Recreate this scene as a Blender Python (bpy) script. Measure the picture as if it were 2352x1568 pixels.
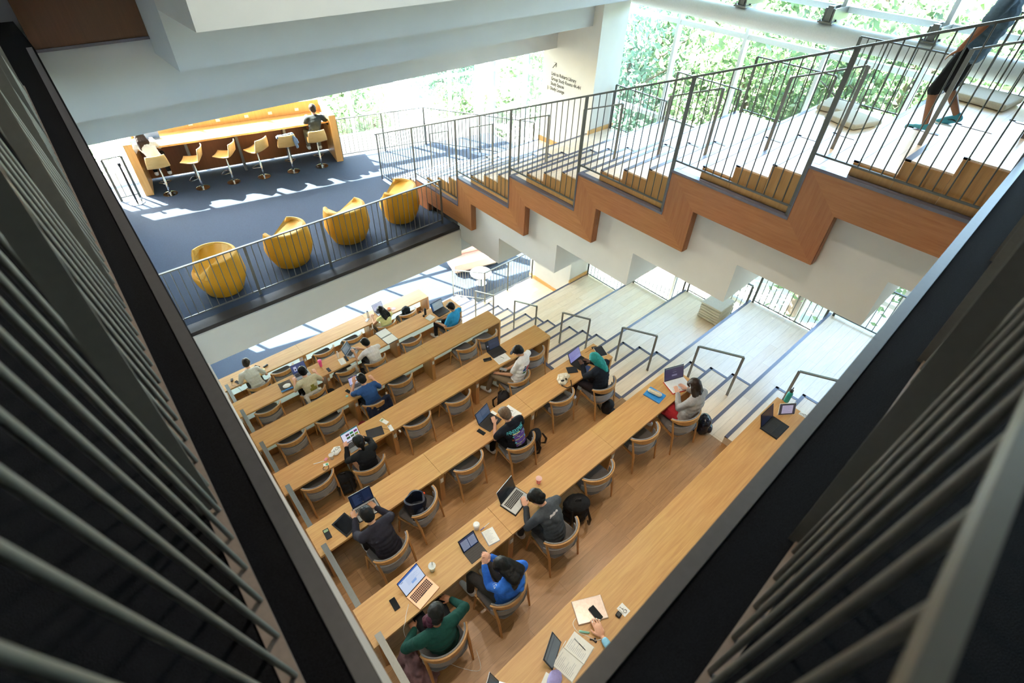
import bpy, bmesh, math, random
from mathutils import Vector, Matrix, Euler, noise
from mathutils.bvhtree import BVHTree
PI = math.pi
for o in list(bpy.data.objects): bpy.data.objects.remove(o)
SC = bpy.context.scene
COL = SC.collection
R = math.radians

# ---------------------------------------------------------------- camera
cd = bpy.data.cameras.new('camera'); cam = bpy.data.objects.new('camera', cd); COL.objects.link(cam)
cam.location = (-2.660, -11.350, 10.418)
cam.rotation_euler = Euler((0.8328, -0.0309, -0.7269), 'XYZ')
cd.sensor_width = 36; cd.lens = 18.458; cd.clip_start = 0.02; cd.clip_end = 300
cd.dof.use_dof = True; cd.dof.focus_distance = 9.0; cd.dof.aperture_fstop = 2.2
SC.camera = cam
# ---------------------------------------------------------------- sky, sun, exposure
W = bpy.data.worlds.new('world'); SC.world = W; W.use_nodes = True
wn = W.node_tree.nodes; wl = W.node_tree.links; wn.clear()
sky = wn.new('ShaderNodeTexSky'); sky.sky_type = 'NISHITA'; sky.sun_disc = False
sky.sun_elevation = R(44.5); sky.sun_rotation = R(-20); sky.air_density = 1.0; sky.dust_density = 2.0
bg = wn.new('ShaderNodeBackground'); bg.inputs['Strength'].default_value = 5.3
wo = wn.new('ShaderNodeOutputWorld'); wl.new(sky.outputs[0], bg.inputs[0]); wl.new(bg.outputs[0], wo.inputs[0])
sd = bpy.data.lights.new('sun', 'SUN'); sd.energy = 280.0; sd.angle = R(0.5); sd.color = (1.0, .95, .87)
sun = bpy.data.objects.new('sun', sd); COL.objects.link(sun)
sun.rotation_euler = Vector((.39, -1.05, -1.10)).to_track_quat('-Z', 'Y').to_euler()
SC.view_settings.view_transform = 'Standard'; SC.view_settings.look = 'None'
SC.view_settings.exposure = 0.0; SC.view_settings.gamma = 1.0; SC.view_settings.use_curve_mapping = False
# ceiling lamps of the hall (round recessed downlights, part of the ceiling high above)
DOWNLIGHTS = [(-1.0, -9.4), (1.6, -9.4), (-1.0, -6.2), (1.6, -6.2), (4.6, -8.4), (0.4, -3.0)]
DOWN_W = 135
# ================================================================ materials
MATS = {}
def S(rgb):
    if isinstance(rgb, str):
        h = rgb.lstrip('#'); rgb = [int(h[i:i+2], 16)/255 for i in (0, 2, 4)]
    return tuple(c/12.92 if c <= .04045 else ((c+.055)/1.055)**2.4 for c in rgb[:3]) + (1,)
def base(name):
    m = bpy.data.materials.new(name); m.use_nodes = True
    nt = m.node_tree; b = nt.nodes['Principled BSDF']; return m, nt, b
def plain(name, col, rough=.5, metal=0, spec=None, noise_amt=.06, nscale=40, bump=0, coat=0, sheen=0):
    if name in MATS: return MATS[name]
    m, nt, b = base(name); N = nt.nodes; L = nt.links
    b.inputs['Roughness'].default_value = rough; b.inputs['Metallic'].default_value = metal
    if spec is not None: b.inputs['Specular IOR Level'].default_value = spec
    if coat: b.inputs['Coat Weight'].default_value = coat
    b.inputs['Specular IOR Level'].default_value = .25 if (sheen or 'hair' in name or 'cloth' in name) else b.inputs['Specular IOR Level'].default_value
    if sheen: b.inputs['Sheen Weight'].default_value = sheen; b.inputs['Sheen Roughness'].default_value = .5
    tc = N.new('ShaderNodeTexCoord'); nz = N.new('ShaderNodeTexNoise'); nz.inputs['Scale'].default_value = nscale; nz.inputs['Detail'].default_value = 4
    L.new(tc.outputs['Object'], nz.inputs['Vector'])
    cr = N.new('ShaderNodeValToRGB'); c = S(col)
    cr.color_ramp.elements[0].position = .3; cr.color_ramp.elements[1].position = .7
    cr.color_ramp.elements[0].color = tuple(x*(1-noise_amt*2) for x in c[:3])+(1,)
    cr.color_ramp.elements[1].color = tuple(min(1, x*(1+noise_amt)) for x in c[:3])+(1,)
    L.new(nz.outputs['Fac'], cr.inputs[0]); L.new(cr.outputs[0], b.inputs['Base Color'])
    if bump:
        bp = N.new('ShaderNodeBump'); bp.inputs['Strength'].default_value = bump; bp.inputs['Distance'].default_value = .004
        L.new(nz.outputs['Fac'], bp.inputs['Height']); L.new(bp.outputs[0], b.inputs['Normal'])
    MATS[name] = m; return m
def wood(name, c1, c2, scale=(1.2, 22, 22), rough=.42, coat=.1, world=True, rot=(0, 0, 0)):
    if name in MATS: return MATS[name]
    m, nt, b = base(name); N = nt.nodes; L = nt.links
    b.inputs['Roughness'].default_value = rough; b.inputs['Coat Weight'].default_value = coat; b.inputs['Coat Roughness'].default_value = .25
    if world: g = N.new('ShaderNodeNewGeometry'); src = g.outputs['Position']
    else: g = N.new('ShaderNodeTexCoord'); src = g.outputs['Object']
    mp = N.new('ShaderNodeMapping'); mp.inputs['Scale'].default_value = scale; mp.inputs['Rotation'].default_value = rot; L.new(src, mp.inputs['Vector'])
    n1 = N.new('ShaderNodeTexNoise'); n1.inputs['Scale'].default_value = 1.6; n1.inputs['Detail'].default_value = 7; n1.inputs['Roughness'].default_value = .62; n1.inputs['Distortion'].default_value = .35
    L.new(mp.outputs[0], n1.inputs['Vector'])
    n2 = N.new('ShaderNodeTexNoise'); n2.inputs['Scale'].default_value = .9; L.new(src, n2.inputs['Vector'])
    cr = N.new('ShaderNodeValToRGB'); cr.color_ramp.elements[0].position = .28; cr.color_ramp.elements[1].position = .68
    cr.color_ramp.elements[0].color = S(c1); cr.color_ramp.elements[1].color = S(c2); L.new(n1.outputs['Fac'], cr.inputs[0])
    mx = N.new('ShaderNodeMix'); mx.data_type = 'RGBA'; mx.blend_type = 'MULTIPLY'; mx.inputs['Factor'].default_value = .18
    L.new(cr.outputs[0], mx.inputs['A']); L.new(n2.outputs['Color'], mx.inputs['B']); L.new(mx.outputs['Result'], b.inputs['Base Color'])
    bp = N.new('ShaderNodeBump'); bp.inputs['Strength'].default_value = .08; bp.inputs['Distance'].default_value = .002
    L.new(n1.outputs['Fac'], bp.inputs['Height']); L.new(bp.outputs[0], b.inputs['Normal'])
    MATS[name] = m; return m
def planks(name, c1, c2, c3, bw=1.9, bh=.185, rough=.38, gr=.7):
    if name in MATS: return MATS[name]
    m, nt, b = base(name); N = nt.nodes; L = nt.links
    b.inputs['Roughness'].default_value = rough; b.inputs['Coat Weight'].default_value = .25; b.inputs['Coat Roughness'].default_value = .22
    g = N.new('ShaderNodeNewGeometry')
    br = N.new('ShaderNodeTexBrick'); br.offset = .37; br.offset_frequency = 2; br.squash = 1
    br.inputs['Scale'].default_value = 1; br.inputs['Brick Width'].default_value = bw; br.inputs['Row Height'].default_value = bh
    br.inputs['Mortar Size'].default_value = .0016; br.inputs['Mortar Smooth'].default_value = .2; br.inputs['Bias'].default_value = 0
    br.inputs['Color1'].default_value = S(c1); br.inputs['Color2'].default_value = S(c2); br.inputs['Mortar'].default_value = S(c3)
    L.new(g.outputs['Position'], br.inputs['Vector'])
    mp = N.new('ShaderNodeMapping'); mp.inputs['Scale'].default_value = (1.6, 17, 17); L.new(g.outputs['Position'], mp.inputs['Vector'])
    nz = N.new('ShaderNodeTexNoise'); nz.inputs['Scale'].default_value = 2; nz.inputs['Detail'].default_value = 8; nz.inputs['Roughness'].default_value = .6; nz.inputs['Distortion'].default_value = .8
    L.new(mp.outputs[0], nz.inputs['Vector'])
    cr = N.new('ShaderNodeValToRGB'); cr.color_ramp.elements[0].position = .3; cr.color_ramp.elements[0].color = (.66, .6, .52, 1)
    cr.color_ramp.elements[1].position = .62; cr.color_ramp.elements[1].color = (1, 1, 1, 1); L.new(nz.outputs['Fac'], cr.inputs[0])
    kn = N.new('ShaderNodeTexVoronoi'); kn.inputs['Scale'].default_value = 1.9; L.new(g.outputs['Position'], kn.inputs['Vector'])
    kr = N.new('ShaderNodeValToRGB'); kr.color_ramp.elements[0].position = .012; kr.color_ramp.elements[0].color = (.35, .25, .18, 1)
    kr.color_ramp.elements[1].position = .04; kr.color_ramp.elements[1].color = (1, 1, 1, 1); L.new(kn.outputs['Distance'], kr.inputs[0])
    m1 = N.new('ShaderNodeMix'); m1.data_type = 'RGBA'; m1.blend_type = 'MULTIPLY'; m1.inputs['Factor'].default_value = gr
    m2 = N.new('ShaderNodeMix'); m2.data_type = 'RGBA'; m2.blend_type = 'MULTIPLY'; m2.inputs['Factor'].default_value = .7
    L.new(br.outputs['Color'], m1.inputs['A']); L.new(cr.outputs[0], m1.inputs['B']); L.new(m1.outputs['Result'], m2.inputs['A']); L.new(kr.outputs[0], m2.inputs['B'])
    L.new(m2.outputs['Result'], b.inputs['Base Color'])
    MATS[name] = m; return m
def glass(name, tint=(.93, .98, .96), gl=.08):
    if name in MATS: return MATS[name]
    m, nt, b = base(name); N = nt.nodes; L = nt.links; N.remove(b)
    tr = N.new('ShaderNodeBsdfTransparent'); tr.inputs[0].default_value = tint+(1,)
    g = N.new('ShaderNodeBsdfGlossy'); g.inputs['Roughness'].default_value = .02
    fr = N.new('ShaderNodeFresnel'); fr.inputs['IOR'].default_value = 1.35
    mx = N.new('ShaderNodeMixShader'); mu = N.new('ShaderNodeMath'); mu.operation = 'MULTIPLY'; mu.inputs[1].default_value = .7
    nz = N.new('ShaderNodeTexNoise'); nz.inputs['Scale'].default_value = 3; ad = N.new('ShaderNodeMath'); ad.operation = 'MULTIPLY_ADD'; ad.inputs[1].default_value = gl*.1
    L.new(fr.outputs[0], mu.inputs[0]); L.new(nz.outputs['Fac'], ad.inputs[0]); L.new(mu.outputs[0], ad.inputs[2])
    L.new(ad.outputs[0], mx.inputs[0]); L.new(tr.outputs[0], mx.inputs[1]); L.new(g.outputs[0], mx.inputs[2])
    L.new(mx.outputs[0], N['Material Output'].inputs[0]); MATS[name] = m; return m
def frosted(name, col):
    if name in MATS: return MATS[name]
    m, nt, b = base(name); N = nt.nodes; L = nt.links
    b.inputs['Base Color'].default_value = S(col); b.inputs['Roughness'].default_value = .25
    t = N.new('ShaderNodeBsdfTranslucent'); t.inputs[0].default_value = S('#f4fbfa')
    nz = N.new('ShaderNodeTexNoise'); nz.inputs['Scale'].default_value = 6; mr = N.new('ShaderNodeMapRange'); mr.inputs['To Min'].default_value = .5; mr.inputs['To Max'].default_value = .58
    mx = N.new('ShaderNodeMixShader'); L.new(nz.outputs['Fac'], mr.inputs['Value']); L.new(mr.outputs[0], mx.inputs[0])
    L.new(b.outputs[0], mx.inputs[1]); L.new(t.outputs[0], mx.inputs[2]); L.new(mx.outputs[0], N['Material Output'].inputs[0]); MATS[name] = m; return m
def clearplastic(name, col, alpha=.45, rough=.1):
    if name in MATS: return MATS[name]
    m, nt, b = base(name); N = nt.nodes
    b.inputs['Base Color'].default_value = S(col); b.inputs['Roughness'].default_value = rough; b.inputs['Alpha'].default_value = alpha
    MATS[name] = m; return m
def emit(name, col, s=1.0):
    if name in MATS: return MATS[name]
    m, nt, b = base(name); b.inputs['Base Color'].default_value = S('#101214'); b.inputs['Roughness'].default_value = .2
    b.inputs['Emission Color'].default_value = S(col); b.inputs['Emission Strength'].default_value = s
    MATS[name] = m; return m
def leafmat(name, c1, c2):
    if name in MATS: return MATS[name]
    m, nt, b = base(name); N = nt.nodes; L = nt.links
    g = N.new('ShaderNodeNewGeometry'); nz = N.new('ShaderNodeTexNoise'); nz.inputs['Scale'].default_value = 1.3
    L.new(g.outputs['Position'], nz.inputs['Vector']); cr = N.new('ShaderNodeValToRGB')
    cr.color_ramp.elements[0].position = .35; cr.color_ramp.elements[1].position = .65
    cr.color_ramp.elements[0].color = S(c1); cr.color_ramp.elements[1].color = S(c2); L.new(nz.outputs['Fac'], cr.inputs[0])
    L.new(cr.outputs[0], b.inputs['Base Color']); b.inputs['Roughness'].default_value = .5
    t = N.new('ShaderNodeBsdfTranslucent'); L.new(cr.outputs[0], t.inputs[0]); mx = N.new('ShaderNodeMixShader'); mx.inputs[0].default_value = .35
    L.new(b.outputs[0], mx.inputs[1]); L.new(t.outputs[0], mx.inputs[2]); L.new(mx.outputs[0], N['Material Output'].inputs[0]); MATS[name] = m; return m

M_TOP = wood('oak_tabletop', '#c08a50', '#d8a868')
M_LEG = wood('oak_leg', '#b07c46', '#c8945a', scale=(20, 20, 1.5))
M_STR = wood('oak_stringer', '#9c6236', '#b07748', scale=(22, 1.4, 22))
M_STRV = wood('oak_stringer_upright', '#955b32', '#a97044', scale=(22, 22, 1.4))
M_CHAIR = wood('oak_chair', '#b07a44', '#c89458', scale=(14, 14, 3), world=False)
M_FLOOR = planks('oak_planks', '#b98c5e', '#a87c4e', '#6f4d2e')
M_STEP_DAYLIT = planks('oak_step_planks_daylit', '#f6e2c8', '#eed5b4', '#b08e6c', rough=.34, gr=.4)  # same oak as the table floor, strong daylight put into the lighter colour
M_SIDE = wood('oak_step_side', '#a87a42', '#bc8e52', scale=(20, 20, 1.5))
M_NOSE = plain('dark_nosing', '#62616f', .24, noise_amt=.04)
M_WHITE = plain('white_paint', '#d8d5cf', .75, noise_amt=.015, nscale=3)
M_CEIL = plain('white_ceiling_paint', '#c2c5c8', .8, noise_amt=.015, nscale=2)
M_BLUE = plain('blue_grey_carpet', '#303e52', .95, noise_amt=.22, nscale=160, bump=.3)
M_BLACK = plain('black_carpet', '#17181b', .98, spec=.1, noise_amt=.4, nscale=240, bump=.6)
M_EDGE = plain('grey_edge_trim', '#454343', .38, noise_amt=.05, nscale=30)
M_STEEL = plain('painted_grey_steel', '#7c7c78', .38, metal=.55, noise_amt=.03)
M_RAIL = plain('dark_grey_steel', '#5c5f5c', .4, metal=.45, noise_amt=.03)
M_NRAIL = plain('light_grey_green_steel', '#706c64', .4, metal=.25, noise_amt=.03)
M_PLATE = plain('brown_base_plate', '#7d6f64', .5, metal=.2, noise_amt=.06)
M_CHROME = plain('chrome', '#c8cacb', .15, metal=1, noise_amt=.02)
M_ALU = plain('white_window_frame', '#f1f3f2', .4, metal=.1, noise_amt=.02)
M_GLASS = glass('window_glass'); M_PANEL = frosted('frosted_white_panel', '#eef3f2')
M_SEAT = plain('grey_upholstery', '#66605e', .9, noise_amt=.12, nscale=120, bump=.2, sheen=.3)
M_PAD = plain('light_grey_pad', '#8a8685', .85, noise_amt=.1, nscale=120, bump=.2, sheen=.3)
M_YEL = plain('mustard_upholstery', '#d2930f', .72, noise_amt=.05, nscale=90, bump=.1)
M_YEL2 = plain('tan_armchair_lining', '#dba84f', .72, noise_amt=.04)
M_STOOL = wood('beech_stool_shell', '#dcae6c', '#e6bd80', world=False, scale=(3, 12, 12))
M_COUNTER = wood('oak_counter_panel', '#7d4e2c', '#8b5a36', scale=(20, 20, 1.2))
M_OAKW = wood('oak_light_panel', '#cf9a58', '#dcab6c', scale=(18, 18, 1.2))
M_DARKW = wood('walnut_wall_panel', '#5a3820', '#664228', scale=(18, 18, 1.0))
M_CUSH = plain('linen_cushion', '#cfc6b2', .9, noise_amt=.05, nscale=60, bump=.15)
M_BLK = plain('black_plastic', '#141416', .35, noise_amt=.1); M_BLKF = plain('black_fabric', '#16171b', .85, noise_amt=.25, nscale=90, bump=.3)
M_ALUM = plain('silver_aluminium', '#b9babb', .3, metal=.8, noise_amt=.02); M_ROSE = plain('rose_gold_aluminium', '#dfae92', .35, metal=.5, noise_amt=.02)
M_PAPER = plain('white_paper', '#ece9e1', .8, noise_amt=.02); M_WPL = plain('white_plastic', '#ecebe7', .4, noise_amt=.02)
M_SCRN = plain('dark_screen_glass', '#14161a', .08, noise_amt=.02, spec=.6)
M_KEY = plain('dark_keys', '#2a2624', .5, noise_amt=.05); M_SPACE = plain('space_grey_case', '#3c3a3b', .4, metal=.4, noise_amt=.04)
# ================================================================ builders
def tag(o, label=None, cat=None, group=None, kind=None):
    if label: o['label'] = label
    if cat: o['category'] = cat
    if group: o['group'] = group
    if kind: o['kind'] = kind
    return o
def empty(name, loc, rz=0, label=None, cat=None, group=None, rot=None):
    o = bpy.data.objects.new(name, None); o.empty_display_size = .1; COL.objects.link(o)
    o.location = loc; o.rotation_euler = rot if rot else (0, 0, rz)
    return tag(o, label, cat, group)
class MB:
    def __init__(s): s.v = []; s.f = []; s.mi = []
    def add(s, vs, fs, mi=0):
        n = len(s.v); s.v += [tuple(v) for v in vs]; s.f += [[n+i for i in f] for f in fs]; s.mi += [mi]*len(fs); return s
    def box(s, lo, hi, mi=0, M=None):
        x0, y0, z0 = lo; x1, y1, z1 = hi
        vs = [Vector(p) for p in ((x0,y0,z0),(x1,y0,z0),(x1,y1,z0),(x0,y1,z0),(x0,y0,z1),(x1,y0,z1),(x1,y1,z1),(x0,y1,z1))]
        if M: vs = [M @ v for v in vs]
        return s.add(vs, [(0,3,2,1),(4,5,6,7),(0,1,5,4),(1,2,6,5),(2,3,7,6),(3,0,4,7)], mi)
    def beam(s, a, b, w, h, up=(0, 0, 1), mi=0):       # rectangular bar from a to b
        a = Vector(a); b = Vector(b); d = (b-a); L = d.length; d.normalize(); u = Vector(up)
        x = d.cross(u)
        if x.length < 1e-4: x = d.cross(Vector((0, 1, 0)))
        x.normalize(); u = x.cross(d).normalized()
        M = Matrix((x, d, u)).transposed().to_4x4(); M.translation = a
        return s.box((-w/2, 0, -h/2), (w/2, L, h/2), mi, M)
    def prism(s, prof, ax, a0, a1, mi=0):              # profile polygon swept along axis ax ('x' profile=(y,z), 'y' (x,z), 'z' (x,y))
        n = len(prof)
        def P(p, a): return {'x': (a, p[0], p[1]), 'y': (p[0], a, p[1]), 'z': (p[0], p[1], a)}[ax]
        vs = [P(p, a0) for p in prof]+[P(p, a1) for p in prof]
        fs = [list(range(n))[::-1], [n+i for i in range(n)]]+[(i, (i+1) % n, n+(i+1) % n, n+i) for i in range(n)]
        return s.add(vs, fs, mi)
    def tube(s, pts, r, seg=8, mi=0, cap=True):
        pts = [Vector(p) for p in pts]; n = len(pts); rr = r if isinstance(r, (list, tuple)) else [r]*n
        base = len(s.v); t0 = (pts[1]-pts[0]).normalized(); u = t0.orthogonal().normalized()
        for i, p in enumerate(pts):
            t = (pts[min(i+1, n-1)]-pts[max(i-1, 0)]).normalized()
            u = (u-t*u.dot(t)); u = u.normalized() if u.length > 1e-6 else t.orthogonal().normalized(); w = t.cross(u)
            for k in range(seg):
                a = 2*PI*k/seg; s.v.append(tuple(p+(u*math.cos(a)+w*math.sin(a))*rr[i]))
        for i in range(n-1):
            for k in range(seg):
                k2 = (k+1) % seg; s.f.append([base+i*seg+k, base+i*seg+k2, base+(i+1)*seg+k2, base+(i+1)*seg+k]); s.mi.append(mi)
        if cap:
            s.f.append([base+k for k in range(seg)][::-1]); s.mi.append(mi); s.f.append([base+(n-1)*seg+k for k in range(seg)]); s.mi.append(mi)
        return s
    def lathe(s, prof, c=(0, 0, 0), seg=24, mi=0):     # prof [(r,z)...]
        base = len(s.v); n = len(prof)
        for r, z in prof:
            for k in range(seg):
                a = 2*PI*k/seg; s.v.append((c[0]+r*math.cos(a), c[1]+r*math.sin(a), c[2]+z))
        for i in range(n-1):
            for k in range(seg):
                k2 = (k+1) % seg; s.f.append([base+i*seg+k, base+i*seg+k2, base+(i+1)*seg+k2, base+(i+1)*seg+k]); s.mi.append(mi)
        s.f.append([base+k for k in range(seg)][::-1]); s.mi.append(mi); s.f.append([base+(n-1)*seg+k for k in range(seg)]); s.mi.append(mi)
        return s
    def ell(s, c, r, M=None, seg=14, ring=9, mi=0):
        base = len(s.v); c = Vector(c)
        for i in range(1, ring):
            th = PI*i/ring
            for k in range(seg):
                a = 2*PI*k/seg; p = Vector((math.sin(th)*math.cos(a)*r[0], math.sin(th)*math.sin(a)*r[1], math.cos(th)*r[2]))
                if M: p = M @ p
                s.v.append(tuple(c+p))
        for sg in (1, -1):
            p = Vector((0, 0, sg*r[2])); p = M @ p if M else p; s.v.append(tuple(c+p))
        t = len(s.v)-2
        for i in range(ring-2):
            for k in range(seg):
                k2 = (k+1) % seg; s.f.append([base+i*seg+k, base+(i+1)*seg+k, base+(i+1)*seg+k2, base+i*seg+k2]); s.mi.append(mi)
        for k in range(seg):
            k2 = (k+1) % seg; s.f.append([t, base+k, base+k2]); s.mi.append(mi)
            q = base+(ring-2)*seg; s.f.append([t+1, q+k2, q+k]); s.mi.append(mi)
        return s
    def cap(s, a, ra, b, rb, seg=12):                  # tapered capsule, closed
        a = Vector(a); b = Vector(b); d = b-a; L = d.length; d = d.normalized() if L > 1e-6 else Vector((0, 0, 1))
        pts = []; rr = []
        for i in range(1, 5):
            t = PI/2*i/4; pts.append(a-d*ra*math.cos(t)); rr.append(max(1e-4, ra*math.sin(t)))
        for i in range(0, 4):
            t = PI/2*i/4; pts.append(b+d*rb*math.sin(t)); rr.append(max(1e-4, rb*math.cos(t)))
        return s.tube(pts, rr, seg)
    def mesh(s, name, mats):
        me = bpy.data.meshes.new(name); me.from_pydata(s.v, [], s.f); me.validate()
        for m in (mats if isinstance(mats, (list, tuple)) else [mats]): me.materials.append(m)
        if isinstance(mats, (list, tuple)) and len(mats) > 1 and len(me.polygons) == len(s.mi): me.polygons.foreach_set('material_index', s.mi)
        return me
    def obj(s, name, mats, parent=None, smooth=False, bevel=0, sub=0, loc=None, rz=0):
        me = s.mesh(name, mats)
        if smooth:
            me.polygons.foreach_set('use_smooth', [True]*len(me.polygons)); me.set_sharp_from_angle(angle=.75)
        o = bpy.data.objects.new(name, me); COL.objects.link(o)
        if parent: o.parent = parent
        if loc: o.location = loc
        if rz: o.rotation_euler = (0, 0, rz)
        if bevel:
            b = o.modifiers.new('b', 'BEVEL'); b.width = bevel; b.segments = 2; b.limit_method = 'ANGLE'
        if sub:
            b = o.modifiers.new('s', 'SUBSURF'); b.levels = sub; b.render_levels = sub
        return o
def struct(name, mb, mat, **k):
    o = mb.obj(name, mat, **k); o['kind'] = 'structure'; return o
def copytree(o, parent=None):
    c = o.copy(); COL.objects.link(c)
    if parent: c.parent = parent
    for ch in list(o.children): copytree(ch, c)
    return c
def blob(name, mb, mat, parent, voxel=.012, smooth=4, disp=0, dscale=12, fac=.6, detail=None):
    me = mb.mesh(name, mat); o = bpy.data.objects.new(name, me); COL.objects.link(o)
    rm = o.modifiers.new('r', 'REMESH'); rm.mode = 'VOXEL'; rm.voxel_size = voxel; rm.use_smooth_shade = True
    if smooth:
        sm = o.modifiers.new('s', 'SMOOTH'); sm.factor = fac; sm.iterations = smooth
    dg = bpy.context.evaluated_depsgraph_get(); dg.update()
    nm = bpy.data.meshes.new_from_object(o.evaluated_get(dg)); o.modifiers.clear(); o.data = nm; bpy.data.meshes.remove(me)
    nm.name = name
    if not nm.materials: nm.materials.append(mat)
    if disp:
        ns = [v.normal.copy() for v in nm.vertices]
        for v, n in zip(nm.vertices, ns):
            p = v.co*dscale
            v.co += n*disp*(noise.noise(Vector((p.x, p.y, p.z*.55)))+.5*noise.noise(p*2.3))
    nm.polygons.foreach_set('use_smooth', [True]*len(nm.polygons))
    if parent: o.parent = parent
    return o
# ================================================================ the building
D = 1.6993; H = .66; UP = 4.683
def LY(j): return -.93-D*j           # lower terrace front edges
def UY(j): return -.85-D*j           # upper terrace front edges
def XA(j): return 5.76-.04*j         # end of the small aisle steps
# lounge floors
struct('floor_lower_lounge', MB().prism([(-4, -.02), (9.6, -.02), (9.6, 4.2), (-4, 7.0)], 'z', -.90, -.66), M_BLUE)
struct('floor_upper_lounge', MB().prism([(-3.2, -2.38), (3.88, -2.38), (3.88, -.85), (8.2, -.85), (8.2, 1.7), (6.1, 2.15), (3.56, 2.80), (3.56, 3.62), (-3.2, 5.05)], 'z', 3.90, 4.023), M_BLUE)
struct('trim_balcony_edge', MB().box((-3.2, -2.40, 3.93), (3.9, -2.14, 4.032)), plain('dark_brown_edge', '#2b2524', .6))
struct('wall_balcony_fascia', MB().box((-3.2, -2.44, 3.24), (3.9, -2.30, 3.95)), M_WHITE)
struct('ceiling_lower_lounge', MB().prism([(-3.2, -2.30), (8.2, -2.30), (8.2, 1.65), (6.1, 2.1), (3.5, 2.72), (3.5, 3.6), (-3.2, 5.0)], 'z', 3.26, 3.90), M_CEIL)
# table terraces on the left, solid steps
for k in range(7):
    z = H*k; x1 = 3.93-.035*k
    y0 = -D*k-.03; y1 = -D*(k+1)-.03 if k < 6 else -13
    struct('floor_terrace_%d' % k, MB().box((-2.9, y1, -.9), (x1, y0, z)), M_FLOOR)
struct('trim_terrace_edges', (lambda m: [m.box((3.86-.035*k, -D*k-.95, H*k+.001), (3.935-.035*k, -D*k-.03, H*k+.012)) for k in range(7)] and m)(MB()), M_NOSE)
def stair(z0, yf, x0f, j0, j1, x1, solid, name):
    """small aisle steps and wide terraces; returns nosing boxes"""
    st = MB(); te = MB(); nos = []
    for j in range(j0, j1):
        z = z0+H*j; yj = yf(j); yn = yf(j+1); x0 = x0f(j); xa = XA(j)
        bot = -.9 if solid else z-.40
        if j > j0 or solid: te.box((x0, yn-.02, bot), (x1, yj, z))
        if j > j0: nos.append((x0, yj-.055, x1, yj, z))
        xa2 = XA(j+1)
        for i in range(3):
            y = yn+.44*(3-i); zz = z+.165*(i+1)
            st.box((x0, yn-.01, zz-.165), (xa2, y, zz))
            nos.append((x0, y-.055, xa2, y, zz)); nos.append((xa2-.055, yn, xa2, y, zz))
    return st, te, nos
def nosings(parent, nos, t=.006):
    for (x0, y0, x1, y1, z) in nos:
        MB().box((x0, y0, z-.018), (x1, y1+.004, z+t)).obj('step_nosing', M_NOSE, parent)
low = empty('bleacher_staircase', (0, 0, 0), label='daylight-paled oak bleacher steps beside the study tables on the lower level', cat='staircase', group=None)
st, te, nos = stair(0, LY, lambda j: 3.93-.035*j, 0, 7, 8.75, True, 'low')
te.obj('terrace_block', M_STEP_DAYLIT, low); st.obj('aisle_steps', M_STEP_DAYLIT, low); nosings(low, nos)
# steps from the lower terrace down to the lower lounge
st0 = MB(); n0 = []
for i in range(3):
    y = LY(0)+.44*(3-i); zz = -H+.165*(i+1); st0.box((4.05, -.95, zz-.165), (5.72, y, zz)); n0.append((4.05, y-.055, 5.72, y, zz))
st0.obj('lounge_steps', M_STEP_DAYLIT, low); nosings(low, n0+[(4.0, LY(0)-.055, 8.75, LY(0), 0)])
upr = empty('bleacher_staircase', (0, 0, 0), label='upper oak bleacher steps above, with zigzag wooden stringer on its side', cat='staircase')
st, te, nos = stair(UP, UY, lambda j: 3.87, -1, 7, 8.75, False, 'up')
te.obj('terrace_block', M_STEP_DAYLIT, upr); st.obj('aisle_steps', M_STEP_DAYLIT, upr)
nosings(upr, nos)
# wooden side faces of the small steps seen behind the railing
sd_ = MB()
for j in range(-1, 7):
    z = UP+H*j; yn = UY(j+1)
    for i in range(3):
        y = yn+.44*(3-i); sd_.box((3.855, y-.44+(.0 if i < 2 else .012), z+.003), (3.868, y-.004, z+.165*(i+1)-.02))
sd_.obj('step_side', M_SIDE, upr)
# zigzag stringer: treads and upright blocks with mitred corners
for n in range(-1, 7):
    z = UP+H*n; y = UY(n); yn = UY(n+1); yb = -3.02-D*(n-1)
    zb = 4.235+H*n
    # tread piece (grain along Y): top y..yn, bottom yb..(yb-D)
    yb0 = y-.47; yb1 = yn-.47
    MB().prism([(y, z-.012), (yn, z-.012), (yb1, zb), (yb0, zb)], 'x', 3.772, 3.86).obj('stringer_tread', M_STR, upr)
    # upright piece at the far end: from lower tread miter
    zl = z-H
    MB().prism([(y, z-.012), (yb0, zb), (yb0, zb-H), (y, zl-.012)], 'x', 3.772, 3.86).obj('stringer_upright', M_STRV, upr)
    MB().box((3.762, yn, z-.03), (3.862, y+.006, z+.006)).obj('stringer_cap', M_NOSE, upr)
    MB().box((3.765, y, zl+.006), (3.862, y+.014, z)).obj('stringer_cap', M_NOSE, upr)
    MB().box((3.80, yb0-.006, zb-H), (3.915, yb0, zb)).obj('stringer_end', M_STRV, upr)
# white zigzag soffit body under it (one stepped profile)
def soff():
    low_ = []; up_ = []
    for m in range(0, 6):
        y0 = -2.32 if m == 0 else -3.82-D*(m-1); y1 = -3.82-D*m; z = 3.71+H*m
        low_ += [(y0, z), (y1, z)]
        if m == 0: up_ += [(-2.32, 4.27)]
        up_ += [(-3.00-D*m, 4.27+H*m), (-3.00-D*m, 4.27+H*(m+1))]
    up_.append((low_[-1][0], up_[-1][1])); return low_+up_[::-1]
sf = MB().prism(soff(), 'x', 3.905, 8.72)
struct('ceiling_zigzag_soffit', sf, M_WHITE)
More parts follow.
